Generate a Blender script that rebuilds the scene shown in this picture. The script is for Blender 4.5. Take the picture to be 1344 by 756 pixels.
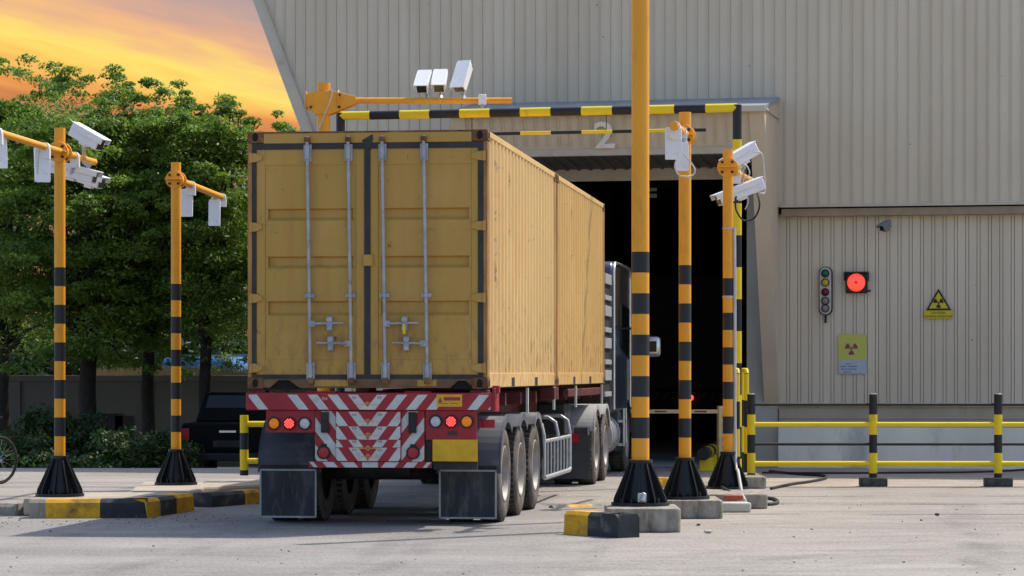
import bpy, bmesh, math, random
import numpy as np
from mathutils import Vector, Matrix
R = math.radians
rng = random.Random(7)
for o in list(bpy.data.objects): bpy.data.objects.remove(o)
S = bpy.context.scene
COL = S.collection

# ------------------------------------------------------------------ camera
CAMZ, F = 1.55, 3600.0
cam = bpy.data.cameras.new("camera"); camo = bpy.data.objects.new("camera", cam); COL.objects.link(camo)
camo.location = (0, 0, CAMZ); camo.rotation_euler = (R(90), 0, 0)
cam.sensor_fit = 'HORIZONTAL'; cam.sensor_width = 36; cam.lens = 36*F/1344
cam.shift_y = 111/1344; cam.clip_start = .1; cam.clip_end = 2000
S.camera = camo

# ------------------------------------------------------------------ world, sun, exposure
SUN_AZ = math.atan2(2.11, 1.66); SUN_EL = R(55.9)
S.view_settings.view_transform = 'Standard'; S.view_settings.look = 'None'
S.view_settings.gamma = 1; S.view_settings.exposure = 0.6
W = bpy.data.worlds.new("World"); S.world = W; W.use_nodes = True
def build_world():
    nt = W.node_tree; N = nt.nodes; L = nt.links; N.clear()
    out = N.new('ShaderNodeOutputWorld')
    sky = N.new('ShaderNodeTexSky'); sky.sky_type = 'NISHITA'; sky.sun_disc = False
    sky.sun_elevation = SUN_EL; sky.sun_rotation = SUN_AZ; sky.dust_density = 2.0; sky.ozone_density = 1.0
    bg = N.new('ShaderNodeBackground'); bg.inputs[1].default_value = .15
    L.new(sky.outputs[0], bg.inputs[0])
    # a band of coloured evening cloud low over the horizon, fixed to compass directions
    tc = N.new('ShaderNodeTexCoord'); sp = N.new('ShaderNodeSeparateXYZ'); L.new(tc.outputs['Generated'], sp.inputs[0])
    def m(op, a, b=None, c=None, clamp=False):
        n = N.new('ShaderNodeMath'); n.operation = op; n.use_clamp = clamp
        for i, v in enumerate((a, b, c)):
            if v is None: continue
            if isinstance(v, (int, float)): n.inputs[i].default_value = v
            else: L.new(v, n.inputs[i])
        return n.outputs[0]
    def mapr(v, a, b, c=0, d=1):
        n = N.new('ShaderNodeMapRange'); n.interpolation_type = 'SMOOTHSTEP'
        L.new(v, n.inputs[0])
        for i, q in enumerate((a, b, c, d)): n.inputs[1+i].default_value = q
        return n.outputs[0]
    x, y, z = sp.outputs
    yy = m('MAXIMUM', y, .05)
    az = m('DIVIDE', x, yy); el = m('DIVIDE', z, yy)
    # u 0..1 across the picture's sky, w grows downward
    u = m('MULTIPLY', m('ADD', az, .187), 1/.1083)      # 0 .. 1 over 390px
    w = m('MULTIPLY', m('SUBTRACT', .1358, el), 1/.0528)  # 0..1 over 190px
    cb = N.new('ShaderNodeCombineXYZ')
    L.new(m('MULTIPLY', u, 1.3), cb.inputs[0])
    L.new(m('SUBTRACT', m('MULTIPLY', w, 2.8), m('MULTIPLY', u, 1.5)), cb.inputs[1])
    nz = N.new('ShaderNodeTexNoise'); nz.inputs['Scale'].default_value = 1.5; nz.inputs['Detail'].default_value = 6.5
    nz.inputs['Distortion'].default_value = .6
    L.new(cb.outputs[0], nz.inputs['Vector'])
    cb2 = N.new('ShaderNodeCombineXYZ'); L.new(m('MULTIPLY', u, 1.6), cb2.inputs[0])
    L.new(m('SUBTRACT', m('MULTIPLY', w, 9), m('MULTIPLY', u, 4)), cb2.inputs[1])
    nz2 = N.new('ShaderNodeTexNoise'); nz2.inputs['Scale'].default_value = 1.4; nz2.inputs['Detail'].default_value = 4
    L.new(cb2.outputs[0], nz2.inputs['Vector'])
    v = m('SUBTRACT', w, m('MULTIPLY', u, .62))
    v = m('ADD', v, m('MULTIPLY', m('SUBTRACT', nz.outputs[0], .5), .42))
    v = m('SUBTRACT', v, m('MULTIPLY', m('SUBTRACT', .35, u, clamp=True), .28))
    v = m('ADD', v, m('MULTIPLY', m('SUBTRACT', nz2.outputs[0], .5), .24))
    v = m('ADD', v, m('MULTIPLY', m('MAXIMUM', m('SUBTRACT', w, .62), 0), .8))
    t = m('MULTIPLY', m('ADD', v, .65), 1/1.4, clamp=True)
    cr = N.new('ShaderNodeValToRGB'); L.new(t, cr.inputs[0])
    def lin(r, g, b):
        return tuple(((c/255)/12.92 if c/255 < .04045 else ((c/255+.055)/1.055)**2.4) for c in (r, g, b)) + (1,)
    stops = [(0, (176, 158, 160)), (.2, (198, 166, 156)), (.31, (224, 174, 146)), (.41, (246, 192, 134)), (.49, (254, 216, 122)), (.55, (255, 228, 116)),
             (.63, (255, 210, 104)), (.71, (250, 184, 98)), (.79, (234, 152, 84)), (.9, (204, 130, 84)), (1, (186, 126, 100))]
    e = cr.color_ramp.elements
    e[0].position = 0; e[0].color = lin(*stops[0][1]); e[1].position = 1; e[1].color = lin(*stops[-1][1])
    for p, c in stops[1:-1]:
        q = e.new(p); q.color = lin(*c)
    bg2 = N.new('ShaderNodeBackground'); bg2.inputs[1].default_value = 1/2**.6
    L.new(cr.outputs[0], bg2.inputs[0])
    mask = m('MULTIPLY', m('MULTIPLY', mapr(az, -.5, -.3), mapr(az, .0, .12, 1, 0)), m('MULTIPLY', mapr(el, .15, .26, 1, 0), mapr(y, .3, .6)))
    mx = N.new('ShaderNodeMixShader'); L.new(mask, mx.inputs[0]); L.new(bg.outputs[0], mx.inputs[1]); L.new(bg2.outputs[0], mx.inputs[2])
    L.new(mx.outputs[0], out.inputs[0])
build_world()
sun = bpy.data.lights.new("sun", 'SUN'); suno = bpy.data.objects.new("sun", sun); COL.objects.link(suno)
sun.energy = 3.0; sun.angle = R(.55); sun.color = (1, .93, .82)
sd = Vector((math.sin(SUN_AZ)*math.cos(SUN_EL), math.cos(SUN_AZ)*math.cos(SUN_EL), math.sin(SUN_EL)))
suno.rotation_euler = sd.to_track_quat('Z', 'Y').to_euler(); suno.location = (10, 10, 30)

# ------------------------------------------------------------------ helpers
def tag(o, label=None, cat=None, group=None, kind=None):
    if label: o['label'] = label
    if cat: o['category'] = cat
    if group: o['group'] = group
    if kind: o['kind'] = kind
    return o
def root(name, label, cat, loc=(0, 0, 0), rz=0, group=None):
    o = bpy.data.objects.new(name, None); COL.objects.link(o)
    o.location = loc; o.rotation_euler = (0, 0, rz); o.empty_display_size = .3
    return tag(o, label, cat, group)
def P(px, py, Y): return Vector(((px-672)/F*Y, Y, CAMZ+(489-py)/F*Y))
class M:
    def __init__(s): s.v = []; s.f = []; s.m = []
    def add(s, vs, fs, m=0):
        n = len(s.v); s.v += [tuple(v) for v in vs]
        for f in fs: s.f.append(tuple(n+i for i in f)); s.m.append(m)
    def box(s, x0, x1, y0, y1, z0, z1, m=0, T=None):
        vs = [Vector((x, y, z)) for z in (z0, z1) for y in (y0, y1) for x in (x0, x1)]
        if T is not None: vs = [T @ v for v in vs]
        s.add(vs, [(0, 2, 3, 1), (4, 5, 7, 6), (0, 1, 5, 4), (2, 6, 7, 3), (0, 4, 6, 2), (1, 3, 7, 5)], m)
    def prism(s, pts, a, b, ax='y', m=0, T=None):
        """2-D polygon extruded along an axis; pts are the other two coordinates in x,y,z order"""
        def mk(p, t):
            v = {'x': (t, p[0], p[1]), 'y': (p[0], t, p[1]), 'z': (p[0], p[1], t)}[ax]
            v = Vector(v); return T @ v if T is not None else v
        n = len(pts); vs = [mk(p, a) for p in pts]+[mk(p, b) for p in pts]
        s.add(vs, [tuple(range(n))[::-1], tuple(range(n, 2*n))]+[(i, (i+1) % n, n+(i+1) % n, n+i) for i in range(n)], m)
    def cyl(s, p0, p1, r0, r1=None, n=20, m=0, caps=True):
        p0 = Vector(p0); p1 = Vector(p1); r1 = r0 if r1 is None else r1
        d = (p1-p0).normalized(); a = d.orthogonal().normalized(); b = d.cross(a)
        ring = lambda p, r: [p+(a*math.cos(2*math.pi*i/n)+b*math.sin(2*math.pi*i/n))*r for i in range(n)]
        fs = [(i, (i+1) % n, n+(i+1) % n, n+i) for i in range(n)]
        if caps: fs += [tuple(range(n))[::-1], tuple(range(n, 2*n))]
        s.add(ring(p0, r0)+ring(p1, r1), fs, m)
    def tube(s, pts, r, n=8, m=0, closed=False):
        pts = [Vector(p) for p in pts]; k = len(pts); rs = r if isinstance(r, (list, tuple)) else [r]*k
        a = None; vs = []
        for i, p in enumerate(pts):
            q0 = pts[i-1] if (i or closed) else p; q1 = pts[(i+1) % k] if (i < k-1 or closed) else p
            d = (q1-q0).normalized()
            if a is None: a = d.orthogonal().normalized()
            a = (a-d*a.dot(d)); a = a.normalized() if a.length > 1e-6 else d.orthogonal().normalized()
            b = d.cross(a)
            vs += [p+(a*math.cos(2*math.pi*j/n)+b*math.sin(2*math.pi*j/n))*rs[i] for j in range(n)]
        fs = []
        for i in range(k if closed else k-1):
            i2 = (i+1) % k
            fs += [(i*n+j, i*n+(j+1) % n, i2*n+(j+1) % n, i2*n+j) for j in range(n)]
        if not closed: fs += [tuple(range(n))[::-1], tuple(range((k-1)*n, k*n))]
        s.add(vs, fs, m)
    def lathe(s, prof, c, axis='x', n=32, m=0):
        """prof: list of (radius, offset along axis)"""
        c = Vector(c); vs = []
        for r, t in prof:
            for i in range(n):
                a = 2*math.pi*i/n; u, w = r*math.cos(a), r*math.sin(a)
                vs.append(c+Vector({'x': (t, u, w), 'y': (u, t, w), 'z': (u, w, t)}[axis]))
        k = len(prof)
        s.add(vs, [(i*n+j, i*n+(j+1) % n, (i+1)*n+(j+1) % n, (i+1)*n+j) for i in range(k-1) for j in range(n)], m)
    def build(s, name, mats, parent=None, bevel=0, smooth=True, ang=38, recalc=True):
        me = bpy.data.meshes.new(name); me.from_pydata([tuple(v) for v in s.v], [], s.f)
        if not isinstance(mats, (list, tuple)): mats = [mats]
        for q in mats: me.materials.append(q)
        me.polygons.foreach_set('material_index', s.m)
        if recalc:
            bm = bmesh.new(); bm.from_mesh(me); bmesh.ops.recalc_face_normals(bm, faces=bm.faces); bm.to_mesh(me); bm.free()
        if smooth:
            me.shade_smooth(); me.set_sharp_from_angle(angle=R(ang))
        o = bpy.data.objects.new(name, me); COL.objects.link(o)
        if parent: o.parent = parent
        if bevel:
            b = o.modifiers.new('bevel', 'BEVEL'); b.width = bevel; b.segments = 2; b.limit_method = 'ANGLE'; b.angle_limit = R(40)
        return o
def clip(poly, fn):
    out = []
    for i in range(len(poly)):
        a, b = poly[i-1], poly[i]; fa, fb = fn(a), fn(b)
        if (fa >= 0) != (fb >= 0):
            t = fa/(fa-fb); out.append((a[0]+(b[0]-a[0])*t, a[1]+(b[1]-a[1])*t))
        if fb >= 0: out.append(b)
    return out
def cliprect(poly, x0, x1, z0, z1):
    for fn in (lambda p: p[0]-x0, lambda p: x1-p[0], lambda p: p[1]-z0, lambda p: z1-p[1]):
        poly = clip(poly, fn)
        if len(poly) < 3: return []
    return poly
def text_mesh(name, s, size, mat, parent, loc, rot, depth=.002, xs=1, align='CENTER', bold=0):
    cu = bpy.data.curves.new(name, 'FONT'); cu.body = s; cu.size = size; cu.extrude = depth; cu.align_x = align; cu.align_y = 'CENTER'; cu.offset = bold
    t = bpy.data.objects.new('tmp', cu); COL.objects.link(t)
    dg = bpy.context.evaluated_depsgraph_get(); me = bpy.data.meshes.new_from_object(t.evaluated_get(dg))
    bpy.data.objects.remove(t); me.name = name; me.materials.clear(); me.materials.append(mat)
    o = bpy.data.objects.new(name, me); COL.objects.link(o); o.location = loc; o.rotation_euler = rot; o.scale = (xs, 1, 1)
    if parent: o.parent = parent
    return o

# ------------------------------------------------------------------ materials
def srgb(r, g, b): return tuple(((c/255)/12.92 if c/255 < .04045 else ((c/255+.055)/1.055)**2.4) for c in (r, g, b))
def nodes(mt): mt.use_nodes = True; nt = mt.node_tree; return nt, nt.nodes, nt.links, nt.nodes['Principled BSDF']
def mat(name, col, rough=.6, metal=0, var=.12, vs=6, dirt=None, dirt_amt=.0, dirt_scale=3, bump=0, bs=60, spec=.4, stretch=(1, 1, 1), emit=None, es=0, coat=0):
    mt = bpy.data.materials.new(name); nt, N, L, b = nodes(mt)
    b.inputs['Roughness'].default_value = rough; b.inputs['Metallic'].default_value = metal
    b.inputs['Specular IOR Level'].default_value = spec
    if coat: b.inputs['Coat Weight'].default_value = coat; b.inputs['Coat Roughness'].default_value = .15
    tc = N.new('ShaderNodeTexCoord'); mp = N.new('ShaderNodeMapping'); mp.inputs['Scale'].default_value = stretch
    L.new(tc.outputs['Object'], mp.inputs[0])
    n1 = N.new('ShaderNodeTexNoise'); n1.inputs['Scale'].default_value = vs; n1.inputs['Detail'].default_value = 5
    L.new(mp.outputs[0], n1.inputs['Vector'])
    cr = N.new('ShaderNodeValToRGB'); e = cr.color_ramp.elements
    e[0].position = .3; e[1].position = .7
    e[0].color = tuple(c*(1-var) for c in col)+(1,); e[1].color = tuple(min(1, c*(1+var)) for c in col)+(1,)
    L.new(n1.outputs[0], cr.inputs[0]); last = cr.outputs[0]
    if dirt:
        n2 = N.new('ShaderNodeTexNoise'); n2.inputs['Scale'].default_value = dirt_scale; n2.inputs['Detail'].default_value = 8; n2.inputs['Roughness'].default_value = .65
        L.new(mp.outputs[0], n2.inputs['Vector'])
        mr = N.new('ShaderNodeMapRange'); L.new(n2.outputs[0], mr.inputs[0])
        mr.inputs[1].default_value = .62-dirt_amt*.3; mr.inputs[2].default_value = .72
        mr.inputs[4].default_value = min(1, .35+dirt_amt)
        mx = N.new('ShaderNodeMix'); mx.data_type = 'RGBA'; L.new(mr.outputs[0], mx.inputs[0]); L.new(last, mx.inputs[6]); mx.inputs[7].default_value = tuple(dirt)+(1,)
        last = mx.outputs[2]
    L.new(last, b.inputs['Base Color'])
    if bump:
        n3 = N.new('ShaderNodeTexNoise'); n3.inputs['Scale'].default_value = bs; n3.inputs['Detail'].default_value = 4
        L.new(mp.outputs[0], n3.inputs['Vector'])
        bp = N.new('ShaderNodeBump'); bp.inputs['Strength'].default_value = bump; bp.inputs['Distance'].default_value = .01
        L.new(n3.outputs[0], bp.inputs['Height']); L.new(bp.outputs[0], b.inputs['Normal'])
    if emit:
        b.inputs['Emission Color'].default_value = tuple(emit)+(1,); b.inputs['Emission Strength'].default_value = es
    return mt
m_orange = mat('pole_yellow', (.78, .33, .018), .5, var=.09, vs=3, dirt=(.40, .19, .03), dirt_amt=.3, dirt_scale=6, stretch=(1, 1, .3))
m_navy = mat('stripe_black', (.010, .013, .018), .5, var=.2, vs=4, dirt=(.08, .08, .08), dirt_amt=.1)
m_yel = mat('guard_yellow', (.78, .58, .012), .45, var=.06, vs=3, dirt=(.3, .22, .05), dirt_amt=.1, dirt_scale=6)
m_blk = mat('base_black', (.008, .009, .011), .45, var=.3, vs=6, dirt=(.04, .04, .04), dirt_amt=.2, dirt_scale=4)
m_white = mat('camera_white', (.74, .74, .76), .4, var=.04, dirt=(.4, .4, .38), dirt_amt=.15, dirt_scale=12)
m_glass = mat('lens_glass', (.015, .02, .02), .08, var=.2, spec=.8)
m_galv = mat('galvanised_steel', (.42, .43, .45), .45, metal=.6, var=.15, vs=14, dirt=(.2, .12, .08), dirt_amt=.12, dirt_scale=9)
m_rodgrey = mat('lock_rod_grey', (.36, .37, .40), .5, metal=.35, var=.18, vs=9, dirt=(.2, .1, .05), dirt_amt=.18, dirt_scale=7)
m_rust = mat('rusty_steel', (.16, .068, .03), .85, var=.4, vs=9, dirt=(.40, .24, .07), dirt_amt=.35, dirt_scale=5, bump=.4, bs=40)
m_post = mat('corner_post_paint', (.36, .19, .06), .75, var=.3, vs=6, dirt=(.14, .06, .03), dirt_amt=.45, dirt_scale=4, bump=.3, bs=40, stretch=(1, 1, .3))
m_rustd = mat('worn_sill', (.17, .095, .05), .85, var=.35, vs=6, dirt=(.36, .22, .08), dirt_amt=.15, dirt_scale=2.5, bump=.4, bs=40)
m_gasket = mat('door_gasket', (.035, .034, .033), .7, var=.3, vs=5)
m_pocket = mat('hollow_shade', (.01, .009, .008), .9)  # near-black colour standing in for the shade inside openings
m_red = mat('trailer_red', (.33, .016, .028), .5, var=.15, vs=5, dirt=(.16, .04, .035), dirt_amt=.25, dirt_scale=5)
m_refw = mat('reflective_white', (.52, .54, .52), .5, var=.1, vs=10, dirt=(.28, .22, .18), dirt_amt=.2, dirt_scale=8)
m_plate = mat('plate_yellow', (.66, .37, .012), .5, var=.12, vs=9)
m_dkred = mat('chassis_red', (.11, .016, .018), .6, var=.3, vs=3, dirt=(.07, .05, .04), dirt_amt=.5, dirt_scale=3)
m_chassis = mat('chassis_black', (.02, .02, .021), .75, var=.4, vs=4, dirt=(.09, .08, .07), dirt_amt=.3, dirt_scale=3)
m_tyre = mat('tyre_rubber', (.055, .05, .045), .9, var=.35, vs=5, dirt=(.20, .165, .135), dirt_amt=.8, dirt_scale=2.5, bump=.3, bs=50)
m_tread = mat('tyre_tread', (.03, .028, .026), .9, var=.3, vs=5, dirt=(.14, .12, .10), dirt_amt=.45)
m_rim = mat('steel_rim', (.36, .34, .32), .55, metal=.1, var=.15, vs=5, dirt=(.24, .19, .15), dirt_amt=.6, dirt_scale=4)
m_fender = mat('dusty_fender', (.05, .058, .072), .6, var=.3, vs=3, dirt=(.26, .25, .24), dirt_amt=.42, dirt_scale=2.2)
m_fendw = mat('pale_dusty_fender', (.38, .37, .36), .6, var=.15, vs=3, dirt=(.16, .15, .15), dirt_amt=.25, dirt_scale=2.5)
m_flap = mat('rubber_flap', (.026, .03, .038), .7, var=.35, vs=3, dirt=(.13, .125, .12), dirt_amt=.45, dirt_scale=5, stretch=(2, 1, .6))
m_flapedge = mat('flap_edge', (.33, .34, .35), .6, var=.2, vs=8)
m_conc = mat('block_concrete', (.33, .30, .25), .9, var=.3, vs=4, dirt=(.07, .062, .05), dirt_amt=.6, dirt_scale=5, bump=.5, bs=50, stretch=(1.6, 1.6, .5))
m_conc2 = mat('dark_concrete_block', (.06, .06, .058), .9, var=.4, vs=12, dirt=(.25, .24, .22), dirt_amt=.1, dirt_scale=10, bump=.5)
m_kyel = mat('kerb_yellow_paint', (.66, .35, .012), .7, var=.15, vs=6, dirt=(.05, .042, .03), dirt_amt=.5, dirt_scale=3.5, bump=.4, bs=60)
m_kblk = mat('kerb_black_paint', (.028, .032, .038), .75, var=.35, vs=6, dirt=(.20, .19, .17), dirt_amt=.3, dirt_scale=5, bump=.4, bs=60)
m_cable = mat('cable_black', (.02, .018, .018), .6)
m_cablew = mat('conduit_grey', (.5, .5, .5), .5)
m_trim = mat('cladding_trim', (.52, .46, .38), .6, var=.08, vs=2, dirt=(.3, .26, .2), dirt_amt=.12)
m_cream = mat('hood_panel', (.60, .49, .355), .65, var=.07, vs=1.5, dirt=(.36, .29, .2), dirt_amt=.15, dirt_scale=1.5)
m_flash = mat('roof_flashing', (.26, .28, .30), .5, var=.2, vs=3)
m_plinth = mat('plinth_paint', (.78, .75, .65), .7, var=.1, vs=1.5, dirt=(.13, .14, .13), dirt_amt=.18, dirt_scale=1.2, stretch=(1, 1, .4))
m_plinth2 = mat('plinth_band', (.42, .365, .28), .75, var=.15, vs=1.2, dirt=(.11, .11, .09), dirt_amt=.25, dirt_scale=1.2)
m_jamb = mat('grey_jamb', (.44, .42, .37), .8, var=.1, vs=1)
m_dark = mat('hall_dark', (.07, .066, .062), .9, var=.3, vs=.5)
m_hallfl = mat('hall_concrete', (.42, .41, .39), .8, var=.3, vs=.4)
m_silver = mat('sign_metal', (.80, .74, .66), .4, metal=.1, var=.1)
m_cab = mat('cab_paint', (.055, .065, .085), .3, var=.15, coat=.6)
m_cabtop = mat('cab_brown_panel', (.075, .06, .05), .25, var=.3, vs=1.5, coat=.5)
m_chrome = mat('bright_trim', (.66, .66, .66), .25, metal=.7, var=.08)
m_rack = mat('rack_white', (.36, .365, .37), .5)
m_amber = mat('amber_lens', (.75, .2, .01), .3, var=.12, vs=60, emit=(1, .3, .01), es=.12)
m_clear = mat('clear_lens', (.55, .55, .58), .25, var=.2, vs=70)
m_redon = mat('lit_red_lens', (.8, .02, .01), .3, var=.1, vs=90, emit=(1, .012, .008), es=.10)
m_reddot = mat('red_led_dot', (1, .3, .25), .3, emit=(1, .07, .05), es=1.5)
m_redref = mat('red_reflector', (.42, .01, .03), .25)
m_magenta = mat('trefoil_magenta', (.26, .05, .11), .6)
m_posty = mat('poster_yellow', (.52, .53, .10), .6, var=.05)
m_postw = mat('poster_white', (.42, .46, .55), .6, var=.05)
m_ink = mat('ink_dark', (.03, .03, .035), .7)
m_signy = mat('sign_yellow', (.60, .47, .01), .5, var=.05)
m_signblk = mat('sign_black', (.012, .012, .012), .6)
m_orngink = mat('faded_orange_ink', (.75, .36, .12), .6)
m_redink = mat('dark_red_ink', (.33, .03, .05), .6)
m_bark = mat('bark', (.028, .023, .018), .9, var=.4, vs=6, bump=.6, bs=20)
m_bwall = mat('boundary_wall_paint', (.115, .107, .098), .85, var=.2, vs=.7, dirt=(.08, .075, .07), dirt_amt=.4, dirt_scale=.7, stretch=(1, 1, .4))
m_blue = mat('blue_paint', (.03, .16, .42), .4, coat=.3)
m_bwin = mat('van_window', (.012, .016, .02), .15)
m_pickup = mat('pickup_paint', (.004, .0042, .005), .6, spec=.1)
m_brick = mat('broken_brick', (.4, .08, .05), .9)
m_rubble = mat('pale_rubble', (.5, .47, .42), .9, bump=.5)
m_green = mat('green_lamp', (.01, .12, .08), .3)
m_ylamp = mat('yellow_lamp', (.5, .4, .02), .3)
m_dred = mat('dark_red_lamp', (.12, .012, .02), .3)
m_glamp = mat('grey_lamp', (.22, .21, .2), .5)

def mat_wall():
    mt = bpy.data.materials.new('beige_cladding'); nt, N, L, b = nodes(mt)
    b.inputs['Roughness'].default_value = .55; b.inputs['Specular IOR Level'].default_value = .3
    tc = N.new('ShaderNodeTexCoord'); mp = N.new('ShaderNodeMapping'); mp.inputs['Scale'].default_value = (1, 1, .12); L.new(tc.outputs['Object'], mp.inputs[0])
    n = N.new('ShaderNodeTexNoise'); n.inputs['Scale'].default_value = 2.2; n.inputs['Detail'].default_value = 8; L.new(mp.outputs[0], n.inputs[0])
    n2 = N.new('ShaderNodeTexNoise'); n2.inputs['Scale'].default_value = .35; n2.inputs['Detail'].default_value = 3; L.new(tc.outputs['Object'], n2.inputs[0])
    a = N.new('ShaderNodeMath'); a.operation = 'MULTIPLY_ADD'; L.new(n.outputs[0], a.inputs[0]); a.inputs[1].default_value = .55
    a2 = N.new('ShaderNodeMath'); a2.operation = 'MULTIPLY'; L.new(n2.outputs[0], a2.inputs[0]); a2.inputs[1].default_value = .45; L.new(a2.outputs[0], a.inputs[2])
    cr = N.new('ShaderNodeValToRGB'); e = cr.color_ramp.elements; e[0].position = .33; e[1].position = .68
    e[0].color = (.54, .46, .35, 1); e[1].color = (.66, .575, .455, 1); L.new(a.outputs[0], cr.inputs[0])
    # scattered small screw heads / specks
    vo = N.new('ShaderNodeTexVoronoi'); vo.inputs['Scale'].default_value = 2.2; L.new(tc.outputs['Object'], vo.inputs['Vector'])
    lt = N.new('ShaderNodeMath'); lt.operation = 'LESS_THAN'; L.new(vo.outputs['Distance'], lt.inputs[0]); lt.inputs[1].default_value = .028
    mx = N.new('ShaderNodeMix'); mx.data_type = 'RGBA'; L.new(lt.outputs[0], mx.inputs[0]); L.new(cr.outputs[0], mx.inputs[6]); mx.inputs[7].default_value = (.2, .17, .14, 1)
    L.new(mx.outputs[2], b.inputs['Base Color']); return mt
m_clad = mat_wall()

def mat_container(name, base, streak, amt, side):
    mt = bpy.data.materials.new(name); nt, N, L, b = nodes(mt)
    b.inputs['Roughness'].default_value = .6; b.inputs['Specular IOR Level'].default_value = .35
    tc = N.new('ShaderNodeTexCoord')
    def noise(scale, st, detail=6, rough=.6, dist=0):
        mp = N.new('ShaderNodeMapping'); mp.inputs['Scale'].default_value = st; L.new(tc.outputs['Object'], mp.inputs[0])
        n = N.new('ShaderNodeTexNoise'); n.inputs['Scale'].default_value = scale; n.inputs['Detail'].default_value = detail; n.inputs['Roughness'].default_value = rough
        n.inputs['Distortion'].default_value = dist
        L.new(mp.outputs[0], n.inputs[0]); return n.outputs[0]
    def rng_(v, a, b2, c=0, d=1):
        m_ = N.new('ShaderNodeMapRange'); L.new(v, m_.inputs[0])
        for i, q in enumerate((a, b2, c, d)): m_.inputs[1+i].default_value = q
        return m_.outputs[0]
    def mix(fac, c0, c1):
        mx = N.new('ShaderNodeMix'); mx.data_type = 'RGBA'
        L.new(fac, mx.inputs[0])
        for i, c in ((6, c0), (7, c1)):
            if isinstance(c, tuple): mx.inputs[i].default_value = c+(1,)
            else: L.new(c, mx.inputs[i])
        return mx.outputs[2]
    c = mix(noise(1.1, (1, 1, .5)), tuple(q*.86 for q in base), tuple(min(1, q*1.12) for q in base))
    c = mix(rng_(noise(3.0, (1.6, 1.6, .14)), .52, .72, 0, amt), c, streak)                  # broad vertical streaks
    c = mix(rng_(noise(10, (1.3, 1.3, .3), 9, .7), .62, .74, 0, amt*.9), c, (.28, .13, .05))
    c = mix(rng_(noise(.8, (1, 1, .8), 4), .5, .66, 0, .45), c, tuple(min(1, q*1.1+.05) for q in base))   # faded patches
    c = mix(rng_(noise(5, (.5, .5, 1.6), 8, .72), .62, .7, 0, .5), c, (.22, .13, .06))       # thin rust runs
    if side:
        sx = N.new('ShaderNodeSeparateXYZ'); L.new(tc.outputs['Object'], sx.inputs[0])
        # faded blue-grey remains of painted vertical lettering near the door end
        g = rng_(noise(7, (1, 1, 1.2), 7, .7), .55, .6, 0, .75)
        a1 = rng_(sx.outputs[1], .62, .68); a2 = rng_(sx.outputs[1], .86, .80)
        z1 = rng_(sx.outputs[2], .9, 1.1); z2 = rng_(sx.outputs[2], 2.5, 2.3)
        f = None
        for q in (g, a1, a2, z1, z2):
            if f is None: f = q
            else:
                mm = N.new('ShaderNodeMath'); mm.operation = 'MULTIPLY'; L.new(f, mm.inputs[0]); L.new(q, mm.inputs[1]); f = mm.outputs[0]
        c = mix(f, c, (.2, .17, .14))
    spots = rng_(noise(11, (1, 1, .55), 8, .75), .635, .67)
    lowz = N.new('ShaderNodeSeparateXYZ'); L.new(tc.outputs['Object'], lowz.inputs[0])
    c = mix(spots, c, (.15, .06, .03))
    low = rng_(lowz.outputs[2], 1.1, .1, 0, 1)
    low2 = rng_(noise(14, (1, 1, .4), 8, .7), .5, .62)
    mm = N.new('ShaderNodeMath'); mm.operation = 'MULTIPLY'; L.new(low, mm.inputs[0]); L.new(low2, mm.inputs[1])
    sc = N.new('ShaderNodeMath'); sc.operation = 'MULTIPLY'; L.new(mm.outputs[0], sc.inputs[0]); sc.inputs[1].default_value = .75
    c = mix(sc.outputs[0], c, (.30, .14, .06))
    L.new(c, b.inputs['Base Color'])
    bp = N.new('ShaderNodeBump'); bp.inputs['Strength'].default_value = .25; bp.inputs['Distance'].default_value = .02
    L.new(noise(2.4, (1, 1, 1), 3), bp.inputs['Height']); L.new(bp.outputs[0], b.inputs['Normal'])
    return mt
m_cdoor = mat_container('container_door_paint', (.47, .275, .062), (.36, .18, .05), .55, False)
m_cside = mat_container('container_side_paint', (.62, .41, .165), (.60, .30, .12), .6, True)
m_cside2 = mat_container('second_container_paint', (.58, .36, .12), (.54, .31, .11), .4, False)

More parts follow.
